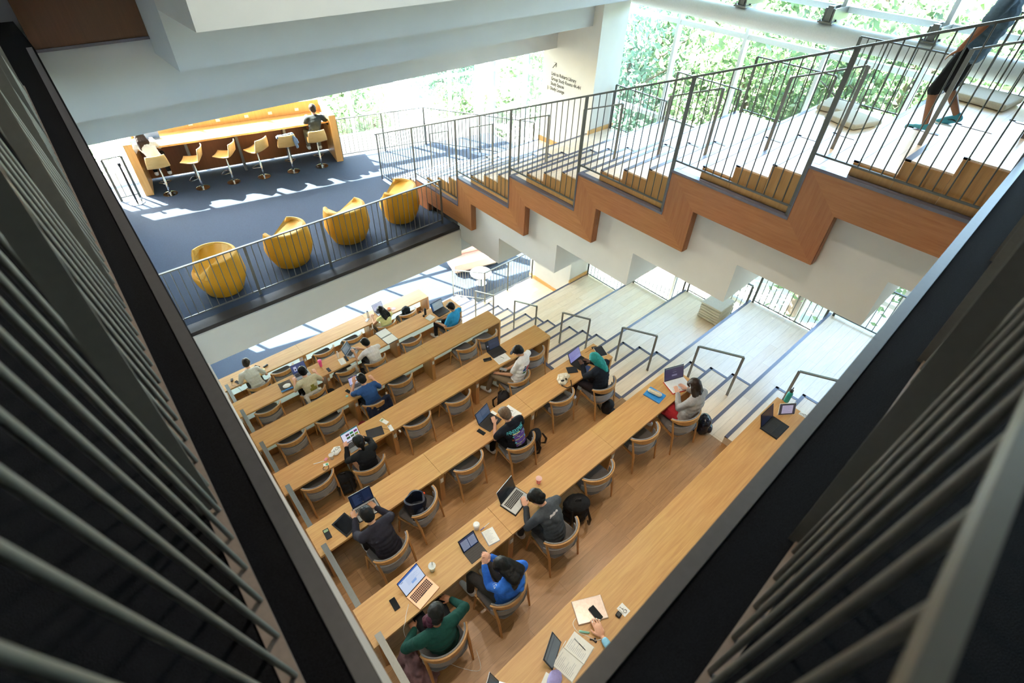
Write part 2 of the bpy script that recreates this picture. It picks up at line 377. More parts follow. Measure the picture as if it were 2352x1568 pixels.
# left wall below the ledge
struct('wall_left', MB().prism([(-2.9, -13.2), (-2.52, -13.2), (-1.93, 1.2), (-1.7, 5.2), (-2.4, 5.3), (-2.9, 1.0)], 'z', -.9, 3.3), M_WHITE)
struct('wall_left_upper', MB().prism([(-3.3, -13.2), (-2.76, -13.2), (-2.34, -2.9), (-1.98, 3.6), (-2.5, 3.7)], 'z', 3.3, 8.35), M_WHITE)
struct('baseboard_left', MB().box((-1.97, 3.42, 4.02), (-1.90, 3.62, 4.12)), M_OAKW)
struct('wall_near', MB().box((-2.7, -13.4, -.9), (9.0, -13.0, 8.3)), M_WHITE)
# camera level floor and its ledge edges
def LX(y): return -2.612+.0405*(y+11.15)
struct('floor_camera_level', MB().prism([(LX(-11.15), -11.182), (-.5, -11.145), (3.6, -11.025), (12, -10.785), (12, -17), (-9, -17), (-9, 1), (LX(-2.9)+.02, 1), (LX(-2.9)+.02, -2.9)], 'z', 8.30, 8.716), M_BLACK)
struct('trim_ledge_left', MB().prism([(LX(-11.2)-.0, -11.2), (LX(-2.9), -2.9), (LX(-2.9)-.055, -2.9), (LX(-11.2)-.055, -11.2)], 'z', 8.30, 8.735), M_EDGE)
struct('trim_ledge_right', MB().prism([(LX(-11.15)-.05, -11.178), (-.5, -11.14), (3.6, -11.02), (12, -10.78), (12, -10.84), (3.6, -11.078), (-.5, -11.197), (LX(-11.15)-.05, -11.235)], 'z', 8.30, 8.735), M_EDGE)
struct('trim_ledge_lip_left', MB().prism([(LX(-11.2)+.045, -11.17), (LX(-8.2)+.008, -8.2), (LX(-2.9)+.003, -2.9), (LX(-2.9)-.05, -2.9), (LX(-11.2)-.05, -11.2)], 'z', 8.26, 8.31), M_WHITE)
struct('trim_ledge_lip_right', MB().prism([(LX(-11.15)-.05, -11.170), (-.5, -11.135), (3.6, -11.017), (12, -10.778), (12, -10.84), (3.6, -11.078), (-.5, -11.197), (LX(-11.15)-.05, -11.235)], 'z', 8.26, 8.31), M_WHITE)
# stepped white ceiling over the upper lounge
struct('ceiling_step_0', MB().box((-2.9, -1.28, 7.07), (7.94, .1, 9.0)), M_CEIL)
struct('ceiling_step_1', MB().box((-2.9, -2.36, 7.73), (7.94, -1.27, 8.58)), M_CEIL)
struct('ceiling_step_1b', MB().box((-1.0, -2.36, 8.58), (8.6, -1.27, 12.9)), M_CEIL)
struct('ceiling_step_2', MB().box((-1.0, -3.40, 8.39), (8.9, -2.35, 12.9)), M_CEIL)
struct('ceiling_step_3', MB().box((-1.0, -4.72, 9.05), (8.9, -3.39, 12.9)), M_WHITE)
struct('ceiling_upper_lounge', MB().prism([(-4, 0), (9.6, 0), (9.6, 3.25), (-4, 6.15)], 'z', 8.03, 8.4), M_CEIL)
struct('wall_wood_panel', MB().box((-2.25, -2.38, 8.58), (-1.0, -2.30, 12.0)), M_DARKW)
struct('trim_wood_panel', MB().box((-2.27, -2.40, 8.565), (-1.0, -2.375, 8.60)), M_NOSE)
struct('wall_upper_dark', MB().box((-9, 1.0, 8.3), (-2.25, 1.2, 12.9)), M_BLACK)
w_ = MB().box((-3.9, .92, 9.2), (-2.45, .98, 11.9)); struct('window_upper_dim', w_, plain('dim_blue_window', '#5f86a8', .2)); 
struct('trim_window_dim', MB().box((-3.0, .88, 9.1), (-2.93, .93, 12)), M_BLK)
# roof
struct('ceiling_roof', MB().prism([(-12, -17), (12, -17), (12, 1), (9.75, 3.4), (-12, 7.9)], 'z', 12.9, 13.2), M_CEIL)
struct('wall_back', MB().box((-12, -17.2, 3), (12, -17, 13)), M_BLACK); struct('wall_far_left', MB().box((-12.2, -17, 3), (-12, 8, 13)), M_BLACK)
struct('wall_clerestory', MB().prism([(-12, 7.9), (9.75, 3.3), (9.75, 3.15), (-12, 7.75)], 'z', 8.2, 13.0), M_CEIL)
# wall block with the sign
struct('wall_sign_block', MB().box((7.93, -2.62, -.8), (8.86, -.84, 12.9)), M_WHITE)
bb = MB().box((7.90, -2.655, 5.34), (8.86, -2.62, 5.44)); bb.box((7.895, -2.55, 4.683), (7.93, -.84, 4.80)); bb.box((7.895, -2.62, 0), (7.93, -.84, .11)); bb.box((7.895, -2.66, .66), (8.76, -2.62, .77))
struct('baseboard_sign_block', bb, M_OAKW)
# glazing, right side (plane x = 9.6) and far side
WX = 9.6
for i in range(11):
    y = 3.27-1.71*i; y2 = y-1.71
    struct('window_%d' % (i+1), MB().box((WX-.01, y2+.03, -.66), (WX+.01, y-.03, 12.8)), M_GLASS)
tm = MB()
for i in range(12):
    y = 3.27-1.71*i; tm.box((WX-.10, y-.035, -.7), (WX+.06, y+.035, 12.9))
for z in (-.6, 1.9, 3.6, 5.7, 7.85, 8.62, 10.6, 12.8): tm.box((WX-.07, -15.6, z-.05), (WX+.04, 3.3, z+.05))
struct('trim_mullions_right', tm, M_ALU)
dirf = Vector((1, -.2147, 0)).normalized(); P0 = Vector((-3.2, 5.99, 0))
for i in range(8):
    a = P0+dirf*1.65*i; b = P0+dirf*1.65*(i+1)
    struct('window_%d' % (i+12), MB().prism([(a.x+.03, a.y), (b.x-.03, b.y), (b.x-.03, b.y+.015), (a.x+.03, a.y+.015)], 'z', -.66, 8.0), M_GLASS)
tm = MB(); L_ = 1.65*8
for i in range(9):
    a = P0+dirf*1.65*i; tm.beam(a+Vector((0, 0, -.7)), a+Vector((0, 0, 8.1)), .06, .12, up=(0, 1, 0))
for z, hh in ((-.6, .1), (1.6, .08), (3.6, .75), (5.3, .06), (7.25, .2), (7.98, .1)): tm.beam(P0+Vector((0, 0, z)), P0+dirf*L_+Vector((0, 0, z)), .1, hh)
struct('trim_mullions_far', tm, M_ALU)
# slanted white structural columns outside the slab edge
for (a, b, lab) in (((6.35, 3.15, -.66), (5.45, 3.45, 8.2), 'slanted white steel column nearer the bar counter'), ((8.2, 2.45, -.66), (8.7, 2.6, 8.2), 'slanted white steel column nearer the sign wall')):
    tag(MB().tube([a, b], .17, 20).obj('steel_column', M_ALU, smooth=True), lab, 'column')
# round beam with brackets along the right glazing
bm_ = empty('round_beam', (9.0, -1.8, 8.28), label='long round white steel beam running along the right glazing', cat='beam')
MB().tube([(0, 0, 0), (.02, -13, .0)], .175, 28).obj('beam_tube', M_ALU, bm_, smooth=True)
for i in range(6):
    y = -3.57-1.71*i+1.8-.0
    br = MB(); br.box((-.13, y-.13, .17), (.13, y+.13, .20)); br.box((-.06, y-.09, .2), (.62, y-.065, .40)); br.box((-.06, y+.065, .2), (.62, y+.09, .40)); br.box((-.07, y-.05, .2), (.0, y+.05, .44))
    for sx in (-.1, .1):
        for sy in (-.1, .1): br.lathe([(.018, .20), (.018, .225)], (sx, y+sy, 0), 8)
    br.obj('bracket', M_STEEL, bm_)
# outside
struct('floor_outdoor_paving', MB().box((-40, -40, -1.1), (60, 60, -.95)), plain('pale_paving', '#cfccc5', .9, noise_amt=.06, nscale=.8))
# ---------------------------------------------------------------- downlights
DLM = emit('downlight_lens', '#ffe9cf', 6)
for i, (x, y) in enumerate(DOWNLIGHTS):
    z = 12.88
    t = empty('ceiling_downlight', (x, y, z), label='round recessed downlight in the high ceiling', cat='ceiling light', group='recessed downlights')
    MB().lathe([(.09, -.02), (.12, -.02), (.12, .0), (.09, .0)]).obj('ring', M_WPL, t); MB().lathe([(.088, -.012), (.088, -.004)]).obj('lens', DLM, t)
    ld = bpy.data.lights.new('lamp', 'SPOT'); ld.energy = DOWN_W*4; ld.spot_size = R(95); ld.spot_blend = .7; ld.shadow_soft_size = .09; ld.color = (1, .86, .68)
    lo = bpy.data.objects.new('downlight_lamp', ld); COL.objects.link(lo); lo.parent = t; lo.location = (0, 0, -.03)
# ================================================================ railings
def railing(name, pts, h, mat, label, cat='railing', gap=.12, base=.1, post_every=1, r=.008, group=None, posts=True, rail=(.045, .022), endpost=(1, 1)):
    """straight railing a->b (3D feet line, may slope): top rail, bottom rail, posts, balusters as parts"""
    a, b = Vector(pts[0]), Vector(pts[1]); t = empty(name, a, label=label, cat=cat, group=group)
    d = b-a; up = Vector((0, 0, 1))
    MB().beam(up*h, d+up*h, rail[0], rail[1]).obj('top_rail', mat, t)
    MB().beam(up*base, d+up*base, .022, .022).obj('bottom_rail', mat, t)
    L = Vector((d.x, d.y, 0)).length; n = max(2, round(L/gap)); np_ = max(1, round(L/post_every)) if posts else 1
    pi = set(round(n*i/np_) for i in range(np_+1))
    for i in range(n+1):
        p = d*(i/n)
        if i in pi:
            if (i == 0 and not endpost[0]) or (i == n and not endpost[1]): continue
            MB().beam(p, p+up*(h-.01), .05, .014, up=(d.y, -d.x, 0)).obj('post', mat, t)
    m = MB(); k = 0
    for i in range(n+1):
        if i in pi: continue
        p = d*(i/n); MB().tube([p+up*base, p+up*(h-.008)], r, 6).obj('baluster', mat, t)
    return t
railing('guard_railing', [(-2.22, -2.06, 4.03), (3.66, -2.05, 4.03)], 1.09, M_STEEL, 'long grey balcony railing in front of the four yellow armchairs', gap=.125, post_every=1.5)
# railing on the zigzag stringer: one sloping top rail, a stepped bottom rail
t = empty('stair_railing', (3.80, 0, 0), label='long sloping grey railing on top of the zigzag wooden stringer', cat='railing')
def rz_(y): return 6.57+(-2.54-y)*H/D
MB().beam((0, .95, rz_(.95)-.02), (0, -11.4, rz_(-11.4)-.02), .04, .024).obj('top_rail', M_RAIL, t)
for n in range(-1, 6):
    y0 = UY(n); y1 = UY(n+1); z = UP+H*n
    MB().beam((0, y1+.03, z), (0, y1+.03, rz_(y1)-.03), .055, .014, up=(1, 0, 0)).obj('post', M_RAIL, t)
    MB().beam((0, y0+.03, z+.13), (0, y1+.03, z+.13), .022, .022).obj('bottom_rail', M_RAIL, t)
    ng = 14
    for i in range(1, ng):
        y = y0+.03+(y1-y0)*i/ng
        MB().tube([(0, y, z+.13), (0, y, rz_(y)-.03)], .0075, 6).obj('baluster', M_RAIL, t)
MB().beam((0, .88, UP-H), (0, .88, rz_(.88)-.03), .055, .014, up=(1, 0, 0)).obj('post', M_RAIL, t)
# far-side railing of the upper lounge
railing('guard_railing', [(3.62, 2.72, 4.03), (6.06, 2.10, 4.03)], 1.08, M_STEEL, 'grey railing at the far slab edge right of the bar counter', gap=.125, post_every=1.25)
railing('guard_railing', [(6.06, 2.10, 4.03), (7.86, -.70, 4.03)], 1.08, M_STEEL, 'grey railing between the far slab edge and the sign wall', gap=.125, post_every=1.6, endpost=(0, 1))
railing('guard_railing', [(-1.80, 3.64, 4.03), (-1.40, 3.62, 4.03)], 1.05, M_RAIL, 'short narrow railing left of the bar counter', gap=.13, post_every=.5)
# lower level guard between terrace and lounge
railing('guard_railing', [(5.78, -1.03, 0), (7.84, -1.03, 0)], 1.12, M_STEEL, 'grey railing on the lowest lower terrace overlooking the sunlit carpet', gap=.12, post_every=1.03)
railing('guard_railing', [(5.78, -1.03, 0), (5.60, .42, -.60)], 1.12, M_STEEL, 'grey railing sloping down beside the lowest aisle steps', gap=.12, post_every=3, base=.12, endpost=(0, 1))
# short railings at the window end of each terrace
for lev, yf, z0, js in (('lower', LY, 0, (1, 2, 3, 4, 5)), ('upper', UY, UP, (1, 2, 3, 4, 5))):
    for j in js:
        ya = yf(j)-.10 if j > 1 else -2.70; yb = yf(j+1)+.03
        nm = {1: 'lowest', 2: 'second', 3: 'third', 4: 'fourth', 5: 'fifth'}[j]
        railing('window_railing', [(8.70+.0*j, ya, z0+H*j), (8.70, yb, z0+H*j)], 1.08, M_RAIL, '%s grey railing at the window end of the %s bleacher terraces, counted from the lounge' % (nm, lev), gap=.13, post_every=1.6, base=.07)
# handrails in the aisles
def handrail(x, j, z0, yf, label):
    yn = yf(j+1); y0 = yn+1.02; y1 = yn+.20
    za = z0+H*j+.165; zb = z0+H*j+.495
    t = empty('handrail', (x, y0, za), label=label, cat='handrail')
    hA = 1.0; dz = (y0-y1)*H/D
    MB().beam((0, 0, hA), (0, y1-y0, hA+dz), .045, .022).obj('top_rail', M_STEEL, t)
    MB().beam((0, 0, 0), (0, 0, hA), .045, .014, up=(1, 0, 0)).obj('post', M_STEEL, t)
    MB().beam((0, y1-y0, zb-za), (0, y1-y0, hA+dz), .045, .014, up=(1, 0, 0)).obj('post', M_STEEL, t)
ordn = ['first', 'second', 'third', 'fourth', 'fifth', 'sixth', 'seventh']
for j in range(-1, 6):
    if j >= 0: handrail(4.95, j, 0, LY, '%s inverted-U grey handrail up the lower aisle steps, counted from the lounge' % ordn[j])
    if j >= -1: handrail(4.95, j, UP, UY, '%s inverted-U grey handrail up the upper aisle steps, counted from the lounge' % ordn[j+1])
# railings next to the camera
def near_rail(name, a, b, side, label, feet, posts, ztop=10.0, lean=(0, 0)):
    a = Vector(a); b = Vector(b); t = empty(name, a, label=label, cat='railing'); d = (b-a); dn = d.normalized(); ou = Vector(side)
    MB().beam(Vector((0, 0, .0))-ou*.012, d-ou*.012, .05, .014).obj('base_plate', M_PLATE, t)
    le = Vector((lean[0], lean[1], 0))
    MB().beam(Vector((0, 0, ztop-8.73))+le, d+Vector((0, 0, ztop-8.73))+le, .020, .03).obj('top_rail', M_NRAIL, t)
    for f in feet:
        p = dn*f; MB().tube([p, p+le+Vector((0, 0, ztop-8.735))], .0085, 12).obj('baluster', M_NRAIL, t, smooth=True)
    for f in posts:
        p = dn*f; MB().box((-.006, .0, -.01), (.006, .06, ztop-8.74), M=Matrix.Translation(p+le*.5) @ Matrix((dn, ou, Vector((0, 0, 1)))).transposed().to_4x4()).obj('post', M_NRAIL, t)
a = (-2.795, -11.45, 8.73); b = (-2.56, -4.4, 8.73)
near_rail('near_railing', a, b, (1, -.033, 0), 'thick dark grey railing rising at the left edge of the picture', [.42+.1285*i for i in range(52) if abs((.42+.1285*i)-1.51) > .05 and abs((.42+.1285*i)-2.95) > .05 and abs((.42+.1285*i)-4.33) > .05 and abs((.42+.1285*i)-5.55) > .05], [1.51, 2.95, 4.33, 5.55, 6.75], lean=(-.11, -.05))
a = (-2.80, -11.425, 8.73); b = (4.4, -11.27, 8.73)
near_rail('near_railing', a, b, (-.0215, 1, 0), 'thick dark grey railing slanting across the lower right corner', [.26+.1310*i for i in range(54) if min(abs((.26+.131*i)-q) for q in (1.49, 2.83, 4.16, 5.5)) > .05], [1.49, 2.83, 4.16, 5.5], lean=(0, -.05))
# ================================================================ study tables
XL = lambda y: -1.913+.0453*y
XR = [4.035, 3.999, 3.938, 3.912, 3.858, 3.846]
def outlet(parent, x, y, z):
    o = MB().box((-.032, -.008, -.052), (.032, 0, .052)).obj('power_outlet', M_ALUM, parent, loc=(x, y, z), bevel=.003)
    MB().box((-.02, -.012, -.037), (.02, -.008, .037)).obj('outlet_plate', M_WPL, o)
LEGX = {0: (.09, 2.06), 1: (.03, 1.95), 2: (-.06, 1.90), 3: (-.10, 1.85), 4: (-.23, 1.74), 5: (-.30, 1.74)}
for k in range(6):
    y0 = -D*k; y1 = y0-.505; z = H*k; zt = z+.75; xl = XL(y0-.25); xr = XR[k]
    t = empty('study_table', ((xl+xr)/2, y0-.25, z), label='long narrow oak study table, %s row counted from the blue carpet lounge' % ordn[k], cat='table')
    cx, cy = (xl+xr)/2, y0-.25
    xs = [XL(y0)]+list(LEGX[k])+[xr]
    for i in range(3):
        MB().prism([(xs[i]-cx+(.0015 if i else 0), y0-cy), (xs[i+1]-cx-.0015, y0-cy), (xs[i+1]-cx-.0015, y1-cy), ((xs[i] if i else XL(y1))-cx+(.0015 if i else 0), y1-cy)], 'z', .708, .75).obj('tabletop_board', M_TOP, t, bevel=.002)
    MB().box((XL(y0)-cx+.02, y0-.085-cy, .15), (xr-.06-cx, y0-.07-cy, .705)).obj('modesty_panel', M_PANEL, t)
    MB().box((XL(y0)-cx+.02, y0-.10-cy, 0), (xr-.06-cx, y0-.05-cy, .15)).obj('kickboard', M_LEG, t)
    for lx in LEGX[k]:
        lg = MB().box((lx-.045-cx, y0-.49-cy, 0), (lx+.045-cx, y0-.10-cy, .705)).obj('leg', M_LEG, t, bevel=.002); outlet(lg, lx-cx, y0-.49-cy, .56)
    MB().box((XL(y0)+.03-cx, y0-.49-cy, 0), (XL(y0)+.07-cx, y0-.10-cy, .705)).obj('leg', M_LEG, t)
    MB().box((xr-.05-cx, y1-cy+.003, (-.5 if k else -.66)), (xr-cx-.001, y0-cy-.003, .709)).obj('end_panel', M_LEG, t, bevel=.002)
    # steel guard bar at the wall end behind this row
    g = empty('guard_bar', (XL(y1)+.10, y1+.06, z), label='flat grey steel bar at the wall end behind the %s table row from the lounge' % ordn[k], cat='guard bar')
    ln = D-.56 if k < 5 else 1.0
    MB().beam((0, 0, .88), (-.05, -ln, .88), .075, .02).obj('bar', M_STEEL, g); MB().box((-.006, -.06, 0), (.006, 0, .875)).obj('post', M_STEEL, g); MB().box((-.056, -ln, 0), (-.044, -ln+.06, .875)).obj('post', M_STEEL, g)
t = empty('study_counter', (1.0, -10.45, 3.96), label='longest oak counter table nearest the camera, under the dark ledge', cat='table')
MB().prism([(-3.6, .255), (2.86, .255), (2.86, -.35), (-3.6, -.35)], 'z', .708, .75).obj('tabletop_board', M_TOP, t, bevel=.002)
for x in (-1.3, .7): MB().box((x, -.3, 0), (x+.09, .15, .7)).obj('leg', M_LEG, t)
MB().box((2.80, -.33, -.5), (2.85, .24, .708)).obj('end_panel', M_LEG, t); MB().box((-3.6, .17, .15), (2.8, .185, .70)).obj('modesty_panel', M_PANEL, t); MB().box((-3.6, .15, 0), (2.8, .2, .15)).obj('kickboard', M_LEG, t)
# ================================================================ study chairs
def chair_proto():
    t = empty('study_chair', (0, 0, 0))
    m = MB(); n = 10
    prof = [(-.19, .235), (.19, .235), (.235, .20), (.262, -.05), (.262, -.17), (.21, -.245), (.11, -.275), (-.11, -.275), (-.21, -.245), (-.262, -.17), (-.262, -.05), (-.235, .20)]
    m.prism(prof, 'z', .425, .475); m.obj('seat', M_SEAT, t, bevel=.018, smooth=True)
    MB().prism([(p[0]*.94, p[1]*.94) for p in prof], 'z', .395, .426).obj('seat_frame', M_CHAIR, t)
    # curved back band
    def arc(u):   # u -1..1
        a = u*R(78); return Vector((.285*math.sin(a)/math.sin(R(78)), -.275+.19*(1-math.cos(a))/(1-math.cos(R(78))), 0))
    def band(off, z0f, z1f, th, name, mat, lo, hi):
        v = []; f = []; N = 22
        for i in range(N+1):
            u = -1+2*i/N; p = arc(u); q = arc(min(1, u+.02))-arc(max(-1, u-.02)); nn = Vector((q.y, -q.x, 0)).normalized()
            nn = -nn if nn.y > 0 and abs(u) < .5 else nn
            for (o_, z) in ((off, z0f(u)), (off+th, z0f(u)), (off+th, z1f(u)), (off, z1f(u))):
                v.append(p+Vector((q.y, -q.x, 0)).normalized()*(-1)*o_*-1+Vector((0, 0, z)))
        for i in range(N):
            for k in range(4): k2 = (k+1) % 4; f.append([i*4+k, (i+1)*4+k, (i+1)*4+k2, i*4+k2])
        f.append([0, 1, 2, 3]); f.append([N*4+3, N*4+2, N*4+1, N*4])
        MB().add(v, f).obj(name, mat, t, smooth=False, bevel=.004)
    zt = lambda u: .775-.035*u*u
    zb = lambda u: .665+.06*u**2
    band(0, zb, zt, .022, 'backrest', M_CHAIR, 0, 0)
    band(-.020, lambda u: .675+.06*u*u, lambda u: zt(u)+.003, .019, 'back_pad', M_PAD, 0, 0)
    band(-.012, lambda u: .43+.04*u*u, lambda u: .60-.02*u*u, .014, 'lower_back_pad', plain('pale_grey_upholstery', '#9a9695', .85, noise_amt=.08, nscale=120, bump=.2), 0, 0)
    for s in (-1, 1):
        e = arc(s*.94)
        MB().prism([(-.016, -.02), (.016, -.02), (.016, .02), (-.016, .02)], 'z', 0, .01)
        m = MB().tube([(s*.262, -.265, 0), (s*.262, -.20, .40), (e.x*.97, e.y-.005, .735)], [.014, .021, .017], 6); m.obj('leg', M_CHAIR, t)
        m = MB().tube([(s*.262, .235, 0), (s*.238, .205, .425)], [.014, .021], 6); m.obj('leg', M_CHAIR, t)
        MB().beam((s*.248, -.19, .385), (s*.24, .2, .385), .022, .04).obj('side_rail', M_CHAIR, t)
    return t
CP = chair_proto(); used = [0]
def chair(x, y, k, ang, label, cat='chair'):
    o = CP if not used[0] else copytree(CP); used[0] = 1
    o.location = (x, y, H*k); o.rotation_euler = (0, 0, R(ang))
    return tag(o, label, 'chair', 'oak study chairs with grey seats')
CH = [
(0, -.55, -.66, 0, 'empty oak study chair in the first table row beside the cream shirt'),
(0, .57, -.69, 2, 'second empty oak study chair of the first table row, left of the middle'),
(0, 1.42, -.69, 0, 'third empty oak study chair of the first table row, behind the open ring binder'),
(0, 3.16, -.74, 3, 'oak study chair of the first table row with a black backpack on its seat'),
(1, -1.44, -2.33, 1, 'empty oak study chair at the wall end of the second table row'),
(1, .48, -2.32, 5, 'oak study chair of the second table row with a pale cloth over its back'),
(1, 2.24, -2.45, 1, 'empty oak study chair of the second table row, right of the open ring binder'),
(2, -1.48, -4.00, -1, 'empty oak study chair at the wall end of the third table row'),
(2, -.68, -4.01, -1, 'empty oak study chair of the third table row, two places left of the blue shirt'),
(2, .98, -4.04, -4, 'empty oak study chair of the third table row, right of the navy jacket'),
(2, 2.75, -4.10, 0, 'second empty oak study chair from the aisle in the third table row'),
(2, 3.36, -4.12, 0, 'empty oak study chair nearest the aisle in the third table row'),
(3, -1.63, -5.70, 3, 'empty oak study chair at the wall end of the fourth table row'),
(3, -.80, -5.97, -4, 'oak study chair under the black-clad sitter of the fourth table row'),
(3, .37, -5.69, -2, 'empty oak study chair of the fourth table row, right of the white phone and plug'),
(3, 1.29, -5.73, -2, 'empty oak study chair of the fourth table row, nearest left of the cap wearer'),
(3, 2.55, -6.10, 1, 'oak study chair under the sitter in the navy cap'),
(3, 3.30, -5.76, 0, 'empty oak study chair nearest the aisle in the fourth table row'),
(4, -1.46, -7.83, 8, 'oak study chair under the sitter in the dark fleece'),
(4, -.75, -7.55, 24, 'turned oak study chair of the fifth table row holding an open navy rucksack'),
(4, .24, -7.41, 3, 'empty oak study chair of the fifth table row, left of the printed black shirt'),
(4, 1.15, -7.66, -2, 'oak study chair under the sitter in the printed black shirt'),
(4, 2.39, -7.39, -2, 'empty oak study chair of the fifth table row, left of the teal headscarf'),
(4, 3.20, -7.69, -2, 'oak study chair under the sitter in the teal headscarf'),
(5, -1.68, -9.47, -5, 'oak study chair under the sitter in the dark green top'),
(5, -.79, -9.51, 6, 'oak study chair under the sitter in the blue hooded top'),
(5, .23, -9.41, -2, 'oak study chair under the sitter in the grey hooded jacket'),
(5, 1.30, -9.11, -5, 'empty oak study chair of the sixth table row, right of the large black backpack'),
(5, 2.38, -9.11, -5, 'empty oak study chair of the sixth table row, left of the light grey cardigan'),
(5, 3.18, -9.32, -12, 'oak study chair under the sitter in the light grey cardigan'),
(0, -1.20, -.78, 0, 'oak study chair under the sitter in the cream shirt'),
(0, 2.42, -.80, 0, 'oak study chair under the sitter in the pale yellow top'),
(1, -.45, -2.50, -3, 'oak study chair under the sitter in the beige shirt'),
(1, 1.15, -2.50, 3, 'oak study chair under the sitter in the white shirt, second table row'),
(1, 3.42, -2.62, 4, 'oak study chair under the sitter in the bright blue shirt'),
(2, .25, -4.20, 0, 'oak study chair under the sitter in the dark blue shirt'),
]
for k, x, y, a, lab in CH: chair(x, y+.15, k, a, lab)
# ================================================================ people
SKINS = {'l': plain('skin_light', '#d9a184', .5, noise_amt=.04), 'm': plain('skin_tan', '#b98562', .5, noise_amt=.04), 'b': plain('skin_brown', '#8a5a3c', .5, noise_amt=.04), 'd': plain('skin_deep', '#5a3826', .5, noise_amt=.04)}
HAIRS = {'blk': plain('black_hair', '#0c0a09', .5, noise_amt=.3, nscale=60, bump=.5), 'brn': plain('brown_hair', '#2c1c13', .5, noise_amt=.3, nscale=60, bump=.5), 'gry': plain('short_brown_grey_hair', '#6b5644', .6, noise_amt=.3, nscale=90, bump=.5), 'pur': plain('plum_dyed_hair', '#4a1c33', .5, noise_amt=.3, nscale=60, bump=.5)}
def hand(mb, wrist, direc, palm_n, r=1.0, curl=.35, side=1, spread=.12):
    """palm with four fingers and a thumb, appended to mb; direc = direction of fingers, palm_n = palm normal (down)"""
    f = Vector(direc).normalized(); n = Vector(palm_n); n = (n-f*n.dot(f)).normalized(); s = f.cross(n).normalized()*side
    w = Vector(wrist); M = Matrix((s, f, n)).transposed()
    mb.ell(w+f*.052*r, (.041*r, .056*r, .017*r), M.to_4x4())
    for i, (o, L) in enumerate(((-.030, .052), (-.010, .068), (.011, .073), (.030, .064))):
        p0 = w+f*.088*r+s*o*r; d0 = (f+s*o*spread*25*.35).normalized()
        p1 = p0+(d0*math.cos(curl*.5)+n*math.sin(curl*.5))*L*.42*r; p2 = p1+(d0*math.cos(curl*1.3)+n*math.sin(curl*1.3))*L*.33*r; p3 = p2+(d0*math.cos(curl*2)+n*math.sin(curl*2))*L*.25*r
        mb.tube([p0-d0*.02, p0, p1, p2, p3], [.0085*r, .0085*r, .0078*r, .007*r, .0052*r], 8)
    q0 = w+f*.028*r+s*.030*r; q1 = q0+(f*.75+s*.65+n*.2).normalized()*.036*r; q2 = q1+(f*.95+s*.25+n*.25).normalized()*.030*r
    mb.tube([q0-(f*.6+s*.6)*.02, q0, q1, q2], [.011*r, .0115*r, .0095*r, .0065*r], 8)
def ik(a, b, l1, l2, pole):
    a = Vector(a); b = Vector(b); d = b-a; L = min(d.length, (l1+l2)*.999); dn = d.normalized(); x = (l1*l1-l2*l2+L*L)/(2*L); h = math.sqrt(max(0, l1*l1-x*x))
    p = Vector(pole); p = (p-dn*p.dot(dn)).normalized(); return a+dn*x+p*h, a+dn*L
